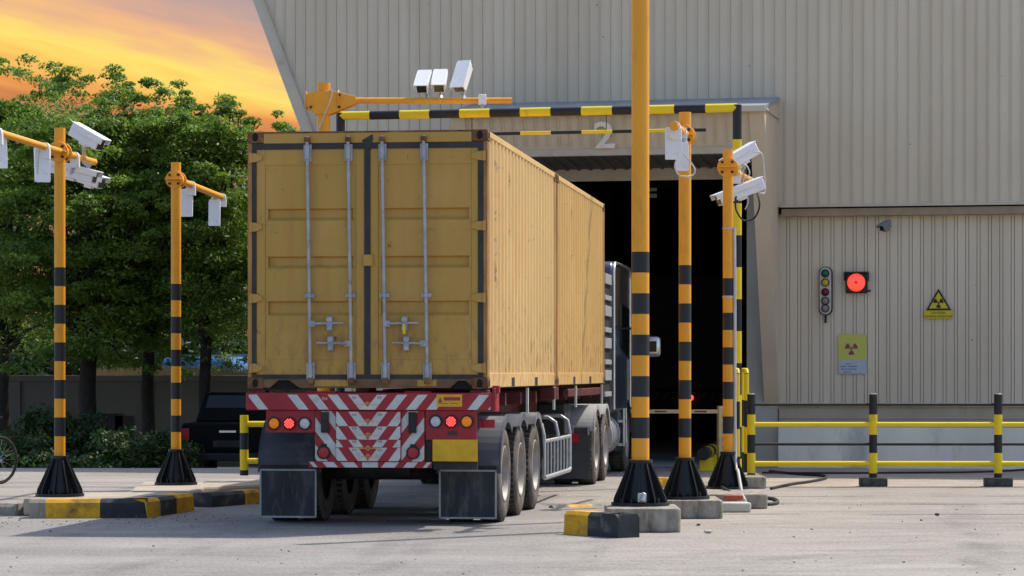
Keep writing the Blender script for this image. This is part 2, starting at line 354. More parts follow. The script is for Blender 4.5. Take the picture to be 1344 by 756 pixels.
# ------------------------------------------------------------------ ground
def mat_ground():
    mt = bpy.data.materials.new('yard_concrete'); nt, N, L, b = nodes(mt)
    b.inputs['Roughness'].default_value = .9; b.inputs['Specular IOR Level'].default_value = .2
    tc = N.new('ShaderNodeTexCoord'); ge = tc.outputs['Object']
    sp = N.new('ShaderNodeSeparateXYZ'); L.new(ge, sp.inputs[0])
    def mth(op, a, c=None, clamp=False):
        n = N.new('ShaderNodeMath'); n.operation = op; n.use_clamp = clamp
        for i, v in enumerate((a, c)):
            if v is None: continue
            if isinstance(v, (int, float)): n.inputs[i].default_value = v
            else: L.new(v, n.inputs[i])
        return n.outputs[0]
    def noise(scale, st=(1, 1, 1), detail=6, rough=.6):
        mp = N.new('ShaderNodeMapping'); mp.inputs['Scale'].default_value = st; L.new(ge, mp.inputs[0])
        n = N.new('ShaderNodeTexNoise'); n.inputs['Scale'].default_value = scale; n.inputs['Detail'].default_value = detail; n.inputs['Roughness'].default_value = rough
        L.new(mp.outputs[0], n.inputs[0]); return n.outputs[0]
    def rg(v, a, b2, c=0, d=1):
        m_ = N.new('ShaderNodeMapRange'); L.new(v, m_.inputs[0])
        for i, q in enumerate((a, b2, c, d)): m_.inputs[1+i].default_value = q
        return m_.outputs[0]
    def mix(fac, c0, c1, bt='MIX'):
        mx = N.new('ShaderNodeMix'); mx.data_type = 'RGBA'; mx.blend_type = bt
        if isinstance(fac, (int, float)): mx.inputs[0].default_value = fac
        else: L.new(fac, mx.inputs[0])
        for i, c in ((6, c0), (7, c1)):
            if isinstance(c, tuple): mx.inputs[i].default_value = c+(1,)
            else: L.new(c, mx.inputs[i])
        return mx.outputs[2]
    X, Y, Z = sp.outputs
    asph = mix(noise(1.1, (1, .5, 1)), (.19, .18, .17), (.33, .315, .295))
    con = mix(noise(.9, (.35, 1.2, 1), 8), (.23, .205, .178), (.43, .395, .348))
    con = mix(rg(noise(3.0, (.14, 1.5, 1), 9, .7), .52, .68, 0, .6), con, (.27, .25, .225))
    con = mix(rg(noise(2.0, (.3, 1.0, 1), 6), .62, .75, 0, .6), con, (.50, .43, .35))
    # seams of the slabs, running across the yard; irregular
    edge = mth('ADD', mth('SUBTRACT', X, .6), mth('MULTIPLY', mth('SUBTRACT', noise(1.2), .5), 1.2))
    fac = rg(mth('SUBTRACT', edge, mth('MULTIPLY', mth('SUBTRACT', Y, 27), .06)), -.35, .55)
    far = rg(Y, 30.5, 33.0)
    fac = mth('MAXIMUM', fac, far)
    for y0, wdt, amp, s_ in ((37.15, .13, .05, .9), (34.35, .11, .25, .85), (32.35, .13, .3, 1.0), (30.0, .08, .25, .85), (28.1, .05, .4, .5), (38.6, .1, .1, .6)):
        dy = mth('ABSOLUTE', mth('ADD', mth('SUBTRACT', Y, y0), mth('MULTIPLY', mth('SUBTRACT', noise(.5, detail=5), .5), amp)))
        ln = rg(dy, wdt*.4, wdt*1.6, s_, 0)
        br = rg(noise(.9, (1, .2, 1)), .42, .55)
        con = mix(mth('MULTIPLY', ln, br), con, (.07, .055, .06))
    c = mix(fac, asph, con)
    c = mix(rg(noise(.6, (.5, 1.3, 1), 8, .66), .40, .64, 0, .5), c, (.19, .172, .152))
    c = mix(rg(noise(2.3, (.35, 1.3, 1), 8, .7), .52, .66, 0, .45), c, (.16, .15, .14))
    c = mix(mth('MULTIPLY', mth('MULTIPLY', rg(Y, 37.3, 37.5), rg(X, 2.6, 3.2)), rg(noise(1.3), .3, .6)), c, (.47, .38, .29))
    dx = mth('SUBTRACT', mth('ADD', X, mth('MULTIPLY', mth('SUBTRACT', noise(.25), .5), .9)), mth('MULTIPLY', Y, .13))
    tr = None
    for x0, w0 in ((-6.25, .16), (-5.9, .13), (-4.3, .16), (-3.97, .14), (-7.6, .12), (-2.4, .1), (1.0, .18), (3.1, .16)):
        q = rg(mth('ABSOLUTE', mth('SUBTRACT', dx, x0)), w0*.5, w0*1.4, 1, 0); tr = q if tr is None else mth('MAXIMUM', tr, q)
    tr = mth('MULTIPLY', mth('MULTIPLY', tr, rg(Y, 36, 34)), rg(noise(1.4, (1, .4, 1), 6), .4, .65, 0, .5))
    c = mix(tr, c, (.12, .11, .105))
    # tyre sweeps
    arc = mth('SINE', mth('MULTIPLY', mth('SQRT', mth('ADD', mth('POWER', mth('SUBTRACT', X, 6), 2), mth('POWER', mth('SUBTRACT', Y, 20), 2))), 7.0))
    tm = mth('MULTIPLY', rg(arc, .2, 1, 0, .5), rg(noise(.5), .45, .65))
    c = mix(tm, c, (.17, .16, .155))
    c = mix(rg(noise(30, detail=3), .5, .75, 0, .6), c, (.50, .48, .45))   # aggregate
    c = mix(rg(noise(19, detail=4, rough=.75), .53, .66, 0, .75), c, (.11, .10, .095))
    c = mix(rg(noise(7, (.4, 1, 1), 7, .7), .5, .7, 0, .4), c, (.17, .155, .14))
    c = mix(rg(noise(.45, (.7, 1.2, 1), 7, .65), .45, .68, 0, .3), c, (.46, .43, .385))
    vo = N.new('ShaderNodeTexVoronoi'); vo.inputs['Scale'].default_value = 2.3; L.new(ge, vo.inputs['Vector'])
    c = mix(rg(vo.outputs['Distance'], .010, .02, .7, 0), c, (.06, .045, .04))
    # tracks of dust and oil
    c = mix(rg(noise(1.6, (.5, 1, 1), 7, .65), .62, .74, 0, .35), c, (.14, .13, .125))
    L.new(c, b.inputs['Base Color'])
    bp = N.new('ShaderNodeBump'); bp.inputs['Strength'].default_value = .8; bp.inputs['Distance'].default_value = .02
    L.new(mth('ADD', noise(30, detail=5), mth('MULTIPLY', noise(3), 1.2)), bp.inputs['Height']); L.new(bp.outputs[0], b.inputs['Normal'])
    return mt
m_ground = mat_ground()
def sm(a, b, x):
    t = max(0, min(1, (x-a)/(b-a))); return t*t*(3-2*t)
def gz(x, y):   # the road behind the island on the left lies lower
    return -.5*sm(44.5, 46.5, y)*(1-sm(-4.0, -3.3, x))
def build_ground():
    xs = sorted(set([-600, -300, -120, -60, -40, -30] + [round(-22+.6*i, 2) for i in range(30)] + [-4.0, -3.8, -3.6, -3.4, -3.3, -3, 0, 5, 10, 20, 40, 80, 200, 600]))
    ys = sorted(set([-100, -20, 0, 10, 20, 30, 40, 44, 44.5, 44.8, 45.1, 45.4, 45.7, 46, 46.3, 46.5, 47, 50, 60, 80, 120, 200, 400, 900]))
    g = M(); g.v = [(x, y, gz(x, y)) for y in ys for x in xs]; n = len(xs)
    for j in range(len(ys)-1):
        for i in range(n-1):
            g.f.append((j*n+i, j*n+i+1, (j+1)*n+i+1, (j+1)*n+i)); g.m.append(0)
    tag(g.build('ground', m_ground, recalc=False), kind='structure')
build_ground()

# ------------------------------------------------------------------ inspection hall
PHI = math.atan(.22)
B0 = Vector((4.38, 44.95, 0)); Tb = Matrix.Translation(B0) @ Matrix.Rotation(-PHI, 4, 'Z')
Tbi = Tb.inverted()
def hit(px, py, v):          # pixel ray on the plane v in the hall's own frame
    o = Tbi @ Vector((0, 0, CAMZ)); d = Tbi.to_3x3() @ Vector(((px-672)/F, 1, (489-py)/F))
    t = (v-o.y)/d.y; return o+d*t
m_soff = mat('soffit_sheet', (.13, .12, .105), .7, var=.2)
def build_hall():
    h = root('inspection_hall', 'large beige corrugated inspection hall with a numbered drive-through opening', 'building', B0, -PHI)
    VU = -.22; ZT = 8.25; ZU = hit(1180, 270, VU).z
    a = hit(333, 0, VU); b = hit(399, 178, VU)
    k = (b.x-a.x)/(b.z-a.z)
    zc = 4.3; uc = b.x+k*(zc-b.z); ut = a.x+k*(ZT-a.z)
    UR = 16
    # upper cladding: pans and narrow standing ribs separated by open grooves, on a backing sheet
    w = M()
    w.prism([(uc, zc), (-5.0, zc), (-5.0, 5.9), (-.02, 5.9), (-.02, ZU), (UR, ZU), (UR, ZT), (ut, ZT)], VU+.010, VU+.18, 'y')
    def strip(ua, ub, v0):
        z0 = 5.9 if -5.0 < (ua+ub)/2 < -.02 else (zc if ub < -4.9 else ZU)
        poly = cliprect([(ua, z0), (ub, z0), (ub, ZT), (ua, ZT)], -99, 99, -99, 99)
        poly = clip(poly, lambda p: (p[0]-uc)*(ZT-zc)-(ut-uc)*(p[1]-zc))
        if len(poly) > 2: w.prism(poly, v0, VU+.009, 'y')
    u = -14.0
    while u < UR:
        strip(u+.012, u+.181-.012, VU+rng.uniform(-.002, .002)); strip(u-.009, u+.009, VU-.016)
        u += .181
    w.build('upper_cladding', m_clad, h, smooth=False)
    t = M()
    t.box(.06, UR, VU-.05, VU+.03, ZU-.005, ZU+.035)
    # slanted verge trim at the free end
    dn = Vector((ut-uc, 0, ZT-zc)).normalized(); pn = Vector((dn.z, 0, -dn.x))
    c0 = Vector((uc, 0, zc)); c1 = Vector((ut, 0, ZT))
    q = [c0, c1, c1+pn*.17, c0+pn*.17]
    t.prism([(p.x, p.z) for p in q], VU-.07, VU-.001, 'y')
    q = [c0+pn*.17, c1+pn*.17, c1+pn*.185, c0+pn*.185]
    t.prism([(p.x, p.z) for p in q], VU-.085, VU-.002, 'y')
    t.build('edge_trim', m_trim, h, smooth=False)
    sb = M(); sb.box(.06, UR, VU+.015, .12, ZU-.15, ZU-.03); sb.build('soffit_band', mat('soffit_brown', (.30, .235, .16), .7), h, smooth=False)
    dk = M(); dk.box(.08, UR, VU+.03, VU+.1, ZU-.03, ZU-.005); dk.build('gap_shade_strip', m_pocket, h)  # black strip painted in for the shade of the gap
    # lower cladding right of the hood
    zl0, zl1 = 1.03, ZU-.1
    w = M(); w.box(-.02, UR, .03, .15, zl0, zl1)
    u = -.01
    while u < UR:
        w.box(u+.006, u+.127, rng.uniform(-.001, .002), .029, zl0+.004, zl1-.004); w.box(u+.137, u+.177, -.004, .029, zl0+.004, zl1-.004)
        u += .181
    w.build('lower_cladding', m_clad, h, smooth=False)
    # left of the opening
    w = M(); w.box(uc, -4.45, 0, .15, -.6, zc+.05); w.box(-4.45, -.535, 0, .15, 4.75, 6.2); w.build('side_wall_panel', m_clad, h, smooth=False)
    j = M(); j.box(-.535, -.02, .0, .15, 0, 4.76); j.build('door_jamb', m_jamb, h, smooth=False)
    j = M(); j.box(-5.0, -4.4, -.01, .14, 0, 4.76); j.build('door_jamb', m_jamb, h, smooth=False)
    p = M(); p.box(.0, UR, -.16, .1, -.1, .66); p.build('plinth', m_plinth, h, bevel=.01)
    p = M(); p.box(.0, UR, -.04, .1, .66, 1.0); p.box(.0, UR, -.09, .0, 1.0, 1.035); p.box(.0, UR, -.07, .0, .8, .815); p.build('plinth_band', m_plinth2, h)
    # hood over the opening: leaning fascia between two wedge-shaped fins
    zh, zf = 5.70, 5.12
    vz = lambda z: -2.0*(z-.95)/(5.7-.95)
    for u0, u1 in ((-.24, 0), (-5.07, -4.83)):
        f = M(); f.prism([(vz(1.0), 1.0), (vz(zh), zh), (0, 6.02), (0, .95)], u0, u1, 'x'); f.build('hood_fin', m_cream, h, smooth=False)
    f = M(); T = Matrix(((1, 0, 0, 0), (0, 1, vz(1)-vz(0), vz(0)), (0, 0, 1, 0), (0, 0, 0, 1)))  # shear so v follows the lean
    f.box(-4.83, -.24, .02, .1, zf, zh-.03, T=T)
    u = -4.8
    while u < -.26:
        for d in (0, .05): f.box(u+d-.008, u+d+.008, .005, .03, zf+.05, zh-.05, T=T)
        u += .181
    f.build('hood_fascia', m_cream, h, smooth=False)
    f = M(); f.box(-4.83, -.24, -.02, .12, zf-.10, zf, T=T); f.build('fascia_sill', m_trim, h, smooth=False)
    f = M(); f.prism([(vz(zh)-.06, zh-.02), (vz(zh)-.06, zh+.035), (0, 6.08), (0, 6.0)], -5.1, .03, 'x')
    f.build('hood_roof', m_flash, h, smooth=False)
    f = M(); f.box(-5.1, .03, vz(zh)-.1, vz(zh)-.055, zh-.06, zh+.03); f.box(-.0, .03, -1.95, -.02, zh-.02, zh+.02, T=None); f.build('hood_gutter', m_trim, h, smooth=False)
    f = M(); f.prism([(vz(zf)+.12, zf-.08), (vz(zf)+.12, zf-.02), (-.02, 4.99), (-.02, 4.93)], -4.83, -.24, 'x')
    u = -4.75
    while u < -.3:
        f.prism([(vz(zf)+.12, zf-.105), (vz(zf)+.12, zf-.08), (-.02, 4.93), (-.02, 4.905)], u, u+.05, 'x'); u += .2
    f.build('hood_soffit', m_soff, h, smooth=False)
    f = M(); f.box(-4.4, -.535, -.05, .0, 4.73, 4.93); f.build('door_header', m_trim, h, smooth=False)
    # inner hall
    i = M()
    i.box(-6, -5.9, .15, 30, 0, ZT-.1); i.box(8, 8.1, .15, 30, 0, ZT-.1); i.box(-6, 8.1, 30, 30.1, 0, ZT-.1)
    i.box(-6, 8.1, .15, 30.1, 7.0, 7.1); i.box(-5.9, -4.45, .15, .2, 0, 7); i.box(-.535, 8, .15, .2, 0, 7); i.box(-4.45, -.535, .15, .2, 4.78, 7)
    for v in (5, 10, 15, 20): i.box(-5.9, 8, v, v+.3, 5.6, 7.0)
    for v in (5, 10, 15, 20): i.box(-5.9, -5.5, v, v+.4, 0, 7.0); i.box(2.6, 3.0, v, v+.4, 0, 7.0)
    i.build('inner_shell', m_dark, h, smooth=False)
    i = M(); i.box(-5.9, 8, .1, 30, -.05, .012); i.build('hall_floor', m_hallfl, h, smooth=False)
    r = M(); r.prism([(ut+.02, ZT), (UR, ZT), (UR, ZT+.12), (ut+.02, ZT+.12)], VU-.05, 34, 'y')
    r.box(UR-.1, UR, 0, 34, 0, ZT); r.build('roof', m_clad, h, smooth=False)
    g = M()
    g.prism([(ut+.03, ZT), (uc+.02, zc), (uc+.02, -.6), (uc+.3, -.6), (uc+.3, zc), (ut+.3, ZT)], VU+.18, 34, 'y')
    g.build('end_wall', m_clad, h, smooth=False)
    # numeral over the opening
    q = hit(793, 178, -1.9)
    ang = math.atan2(2.0, 4.75)
    n = text_mesh('number_sign', '2', .62, m_silver, h, (q.x, vz(q.z)-.02, q.z), (R(90)+ang*1.0, 0, 0), .05, 1.12, bold=.009)
    # weak strip light behind the door header
    l = M(); lc = hit(853, 248, 12); l.box(lc.x-.13, lc.x+.13, 12, 12.1, lc.z-.04, lc.z+.02); l.box(lc.x-.13, lc.x+.13, 12, 12.1, lc.z-.18, lc.z-.10)
    l.build('hall_window', mat('dim_pane', (.3, .35, .32), .4, emit=(.5, .6, .55), es=.035), h)
build_hall()
def bpoint(px, py, v=-.02):
    return Tb @ hit(px, py, v)

# ------------------------------------------------------------------ poles
def pole(label, X, Y, z0, ztop, r, group, big=False):
    t = root('camera_pole', label, 'pole', (X, Y, z0), 0, group)
    b = M(); hb = .45 if big else .44; rb = .275 if big else .25; rt = r+.025
    b.cyl((0, 0, 0), (0, 0, .03), rb+.015, n=28); b.cyl((0, 0, .03), (0, 0, hb-.02), r+.012, n=20)
    b.cyl((0, 0, hb-.03), (0, 0, hb), rt+.01, n=20)
    for i in range(10):
        T = Matrix.Rotation(2*math.pi*i/10+.2, 4, 'Z')
        b.prism([(r, .03), (rb, .03), (rb-.005, .075), (rt+.004, hb-.03), (r, hb-.03)], -.007, .007, 'y', T=T)
    b.cyl((0, 0, .04), (0, 0, hb-.04), rb*.72, rt*.85, n=10)
    b.build('flared_base', m_blk, t)
    bo = M()
    for i in range(10):
        a = 2*math.pi*(i+.5)/10+.2
        bo.cyl(((rb-.05)*math.cos(a), (rb-.05)*math.sin(a), .03), ((rb-.05)*math.cos(a), (rb-.05)*math.sin(a), .075), .016, n=6)
    bo.build('anchor_bolts', m_blk, t)
    s = M(); z = hb-.005; seg = .205
    s.cyl((0, 0, z-.02), (0, 0, z+.22), r, n=28, caps=False); z += .22
    for i in range(9):
        s.cyl((0, 0, z), (0, 0, z+seg), r+(.0015 if i % 2 == 0 else 0), n=28, m=1 if i % 2 == 0 else 0, caps=False); z += seg
    s.cyl((0, 0, z), (0, 0, ztop-z0), r, n=28)
    s.build('striped_tube', [m_orange, m_navy], t)
    return t
def clamp(t, z, d, r, rd, arm_r):
    """two round bolted flanges with a saddle between, along the horizontal direction d"""
    d = Vector(d).normalized(); c = Vector((0, 0, z)); up = Vector((0, 0, 1)); side = d.cross(up)
    m = M()
    for s in (-1, 1):
        m.cyl(c+d*s*(r+.015), c+d*s*(r+.04), rd, n=32)
    m.cyl(c-d*(r+.014), c+d*(r+.014), r+.03, n=16)
    for s in (-1, 1):
        a = c+up*.0; m.prism([(-.1, -.006), (.1, -.006), (.1, .006), (-.1, .006)], r+.04, r+.13, 'y',
                             T=Matrix.Translation(c) @ Matrix((( side.x, s*d.x, 0, 0), (side.y, s*d.y, 0, 0), (0, 0, 1, 0), (0, 0, 0, 1))))
    m.build('clamp_flange', m_orange, t, bevel=.004)
    b = M()
    for a in (45, 135, 225, 315):
        o = (side*math.cos(R(a))+up*math.sin(R(a)))*rd*.7
        b.cyl(c+o-d*(r+.06), c+o+d*(r+.06), .016, n=8)
    b.build('clamp_bolt', m_chassis, t)
def arm(t, a, b, ar, clamps=()):
    """arm tube between two points in the pole's own frame"""
    a = Vector(a); b = Vector(b); m = M(); m.cyl(a, b, ar, n=20); m.build('arm', m_orange, t)
    for f in clamps:
        p = a.lerp(b, f); d = (b-a).normalized(); k = M(); k.cyl(p-d*.035, p+d*.035, ar+.012, n=16)
        k.box(p.x-ar-.015, p.x+ar+.015, p.y-.04, p.y+.04, p.z-ar-.09, p.z-ar+.02)
        k.build('arm_clamp', m_white, t)
def camera_unit(label, loc, direction, L=.42, Wd=.13, H=.12, to=None, group=None, hood=True, paint=None):
    m_white = paint or globals()['m_white']
    d = Vector(direction).normalized(); q = d.to_track_quat('Y', 'Z')
    t = root('security_camera', label, 'security camera', loc, 0, group); t.rotation_mode = 'QUATERNION'; t.rotation_quaternion = q
    m = M(); m.box(-Wd/2, Wd/2, -L/2, L/2, -H/2, H/2); m.build('housing', m_white, t, bevel=.012)
    if hood:
        m = M(); m.box(-Wd/2-.012, Wd/2+.012, -L/2-.01, L/2+.06, H/2+.008, H/2+.018)
        m.box(-Wd/2-.018, -Wd/2-.010, -L/2+.02, L/2+.05, H*.12, H/2+.018); m.box(Wd/2+.010, Wd/2+.018, -L/2+.02, L/2+.05, H*.12, H/2+.018)
        m.build('sun_shield', m_white, t, bevel=.003)
    m = M(); m.box(-Wd/2+.015, Wd/2-.015, L/2-.002, L/2+.006, -H/2+.015, H/2-.015); m.build('lens_window', m_glass, t)
    m = M(); m.box(-Wd*.28, Wd*.28, -.05, .05, -H/2-.03, -H/2+.002)
    m.build('mount_plate', m_white, t, bevel=.004)
    if to is not None:
        mw = Matrix.Translation(Vector(loc)) @ q.to_matrix().to_4x4(); p = mw.inverted() @ Vector(to)
        m = M(); m.tube([(0, 0, -H/2-.02), p.lerp(Vector((0, 0, -H/2-.02)), .5)+Vector((0, -.01, -.01)), p], .022, n=10)
        m.cyl(p+Vector((0, -.03, 0)), p+Vector((0, .03, 0)), .04, n=12)
        m.build('bracket', m_galv, t)
    return t
def cable(name, pts, r, mt, parent=None, n=6, label=None, cat='cable', group=None):
    # catmull-rom through the points
    pts = [Vector(p) for p in pts]; out = []
    for i in range(len(pts)-1):
        p0 = pts[max(i-1, 0)]; p1 = pts[i]; p2 = pts[i+1]; p3 = pts[min(i+2, len(pts)-1)]
        for j in range(6):
            s = j/6; out.append(.5*((2*p1)+(p2-p0)*s+(2*p0-5*p1+4*p2-p3)*s*s+(3*p1-p0-3*p2+p3)*s**3))
    out.append(pts[-1]); m = M(); m.tube(out, r, n=n); o = m.build(name, mt, parent)
    if label: tag(o, label, cat, group)
    return o
GP = 'orange poles with black bands carrying inspection cameras'
def gx(px, Y): return (px-672)/F*Y
# A: tall thick pole nearest the camera
pA = pole('thickest orange pole with black bands, rising out of the picture', gx(840.5, 27.2), 27.2, .235, 5.9, .088, GP, True)
bx_ = M(); bx_.box(-.04, .045, -.3, -.24, .04, .13); bx_.cyl((.0, -.31, .05), (.02, -.27, .13), .028, n=12); bx_.build('cable_gland', m_galv, pA, bevel=.01)
# B
YB = 29.4; pB = pole('orange pole between the thickest pole and the pole with a grey conduit', gx(899, YB), YB, .20, 4.34, .066, GP)
# C
YC = 32.6; pC = pole('orange pole with grey conduit down its side next to the striped gantry post', gx(955.5, YC), YC, .17, 4.2, .061, GP)
# D
YD = 30.0; pD = pole('leftmost orange pole with black bands on the kerbed island', gx(78.5, YD), YD, .20, 4.225, .060, GP)
# E
YE = 34.2; pE = pole('orange pole with black bands between the leftmost pole and the container', gx(231, YE), YE, .155, 4.17, .062, GP)
# F
YF = 38.0; pF = pole('orange pole behind the container whose long arm carries three white cameras', gx(425, YF), YF, .0, 5.56, .090, GP, True)

# pole F: arm to the right with tapered gussets
def finish_F():
    z = P(425, 132, YF).z; m = M()
    x1 = gx(672, YF)-gx(425, YF)
    m.prism([(-.24, z-.09), (-.24, z+.08), (-.1, z+.12), (.1, z+.13), (.45, z+.05), (.45, z-.05), (.1, z-.2), (-.1, z-.2)], -.11, -.095, 'y')
    m.prism([(-.24, z-.09), (-.24, z+.08), (-.1, z+.12), (.1, z+.13), (.45, z+.05), (.45, z-.05), (.1, z-.2), (-.1, z-.2)], .095, .11, 'y')
    m.box(-.24, .45, -.095, .095, z-.008, z+.008); m.box(-.25, -.235, -.13, .13, z-.13, z+.12)
    m.cyl((.2, 0, z), (.215, 0, z), .15, n=24)
    m.build('arm_bracket', m_orange, pF, bevel=.004)
    m = M(); m.cyl((.3, 0, z), (x1, 0, z), .042, n=18); m.build('arm', m_orange, pF)
    m = M()
    for dx, dz in ((-.17, -.1), (.22, -.1), (.22, .07)): m.cyl((dx, -.13, z+dz), (dx, -.1, z+dz), .02, n=8)
    m.build('clamp_bolt', m_chassis, pF)
    cable('loose_wire', [(.06, -.14, z+.1), (.12, -.16, z+.13), (.1, -.17, z-.02), (-.1, -.12, z-.5), (-.25, -.1, z-1.0)], .008, m_cablew, pF)
finish_F()
zF = P(425, 132, YF).z
GC = 'three white cameras on the arm above the container'
def down(yaw, pitch): return Vector((math.sin(R(yaw))*math.cos(R(pitch)), math.cos(R(yaw))*math.cos(R(pitch)), -math.sin(R(pitch))))
camera_unit('leftmost white camera of three on the arm above the container', P(556, 108, YF), down(190, 38), .34, .165, .15, (gx(560, YF), YF, zF+.03), GC)
camera_unit('middle white camera of three on the arm above the container', P(577.5, 107, YF), down(185, 38), .34, .165, .15, (gx(578, YF), YF, zF+.03), GC)
camera_unit('rightmost and longest white camera on the arm above the container', P(607, 101, YF), down(200, 52), .44, .17, .15, (gx(608, YF), YF, zF+.03), GC)
tj = root('junction_box', 'small white junction box near the tip of the arm above the container', 'junction box', P(633, 131, YF-.06))
m = M(); m.box(-.055, .055, -.03, .02, -.07, .075); m.build('box_body', m_white, tj, bevel=.01)
m = M(); m.box(-.02, .02, -.045, .05, -.11, -.07); m.build('cable_gland', m_galv, tj, bevel=.004)
for px_ in (557, 578, 608):
    pass

# pole D: arm nearly along the lane
pd = P(79, 200, YD); a0 = P(-6, 172, 27.4); a1 = P(124, 214, 31.4)
loc = lambda p, t: Vector(p)-t.location
clamp(pD, pd.z-.2+.0, a1-a0, .06, .115, .04)
a0.z = a1.z = pd.z
arm(pD, loc(a0, pD), loc(a1, pD), .036, (.02, .47, .78))
camera_unit('white camera tilted down to the right, above the arm of the leftmost pole', P(114, 180, 30.9), Vector((.88, -.35, -.50)), .40, .15, .145, P(113, 212, 31.2), None)
camera_unit('long white camera slung under the arm behind the leftmost pole', P(95, 226, 30.8), Vector((.90, -.25, -.24)), .56, .13, .13, P(100, 206, 30.6), None)
camera_unit('lowest white camera under the arm of the leftmost pole, pointing right', P(119, 236, 31.2), Vector((.86, -.40, -.30)), .30, .13, .13, P(116, 214, 31.2), None)
camera_unit('white box camera hanging upright left of the leftmost pole', P(54, 213, 29.3), Vector((.05, -.12, -1)), .34, .125, .11, P(56, 193, 29.3), None)
camera_unit('white box camera hanging at the left edge of the picture', P(-1, 196, 27.9), Vector((.05, -.12, -1)), .30, .10, .10, P(-1, 176, 27.9), None)
cable('loose_cable', [loc(P(52, 196, 29.2), pD), loc(P(50, 215, 29.2), pD), loc(P(50, 240, 29.2), pD)], .007, m_cablew, pD)
# pole E
pe = P(231, 236, YE); clamp(pE, pe.z-.155, Vector((.12, 1, 0)), .062, .11, .035)
e1 = P(293, 263, 37.7); e1.z = pe.z
arm(pE, loc(Vector((pe.x+.03, YE+.1, pe.z)), pE), loc(e1, pE), .042, (.25, .97))
camera_unit('nearer of two white box cameras hanging from the arm left of the container', P(245.5, 265, 35.2), Vector((.0, -.12, -1)), .29, .12, .11, P(247, 250, 35.2), None)
camera_unit('farther of two white box cameras hanging from the arm left of the container', P(282, 278, 37.2), Vector((.0, -.12, -1)), .29, .12, .11, P(281, 262, 37.2), None)
# pole B
pb = P(903, 178, YB); b1 = P(884, 155, 28.2); b1.z = pb.z
clamp(pB, pb.z-.2, b1-pb, .066, .11, .035)
arm(pB, loc(Vector((pb.x, YB+.1, pb.z)), pB), loc(b1, pB), .045, (.45, .9))
camera_unit('white box camera hanging at the arm tip left of the middle right-hand pole', P(883.5, 187, 28.4), Vector((.0, -.12, -1)), .27, .135, .12, P(885, 166, 28.4), None)
camera_unit('white box camera hanging close against the middle right-hand pole', P(895, 204, 28.9), Vector((.0, -.12, -1)), .24, .10, .11, P(897, 186, 28.9), None)
cable('loose_cable', [loc(P(889, 196, 28.7), pB), loc(P(900, 205, 28.7), pB), loc(P(912, 222, 28.9), pB), loc(P(907, 231, 28.9), pB), loc(P(892, 230, 28.8), pB), loc(P(886, 220, 28.6), pB), loc(P(887, 212, 28.6), pB)], .009, m_cablew, pB)
# pole C
pc = P(955, 220, YC); clamp(pC, pc.z-.17, Vector((.17, 1, 0)), .061, .12, .035)
c1 = P(989, 240, 35.2); c1.z = pc.z
arm(pC, loc(Vector((pc.x+.02, YC+.08, pc.z)), pC), loc(c1, pC), .04, (.3, .8))
camera_unit('upper white camera beside the conduit pole, tilted down to the left', P(974, 205, 33.9), Vector((-.84, -.3, -.5)), .42, .16, .15, P(972, 226, 33.9), None)
camera_unit('lower long white camera passing behind the conduit pole', P(972, 252, 33.6), Vector((-.90, -.3, -.36)), .62, .15, .14, P(968, 229, 33.6), None)
cable('loose_cable', [loc(P(966, 258, 33.5), pC), loc(P(966, 275, 33.4), pC), loc(P(976, 289, 33.4), pC), loc(P(990, 286, 33.4), pC), loc(P(997, 270, 33.4), pC), loc(P(994, 254, 33.5), pC)], .011, m_chassis, pC)
cable('loose_cable', [loc(P(990, 199, 33.8), pC), loc(P(1000, 202, 33.8), pC), loc(P(1003, 225, 33.8), pC), loc(P(1004, 252, 33.8), pC), loc(P(995, 252, 33.7), pC)], .008, m_cablew, pC)
cable('loose_cable', [loc(P(970, 226, 33.7), pC), loc(P(978, 216, 33.6), pC), loc(P(984, 228, 33.6), pC), loc(P(975, 238, 33.6), pC), loc(P(982, 262, 33.6), pC), loc(P(978, 275, 33.6), pC)], .008, m_cablew, pC)
cable('conduit', [loc(P(964, 298, YC-.02), pC), loc(P(964.5, 400, YC-.02), pC), loc(P(965, 592, YC-.02), pC), loc(P(969, 620, YC-.28), pC), loc(P(975, 656, YC-.6), pC)], .019, m_cablew, pC, 10)
m = M()
for py in (300, 390): 
    z = P(955, py, YC).z-.17; m.lathe([(.063, -.01), (.068, -.01), (.068, .01), (.063, .01)], (0, 0, z), 'z', 24)
m.build('band_clip', m_galv, pC)

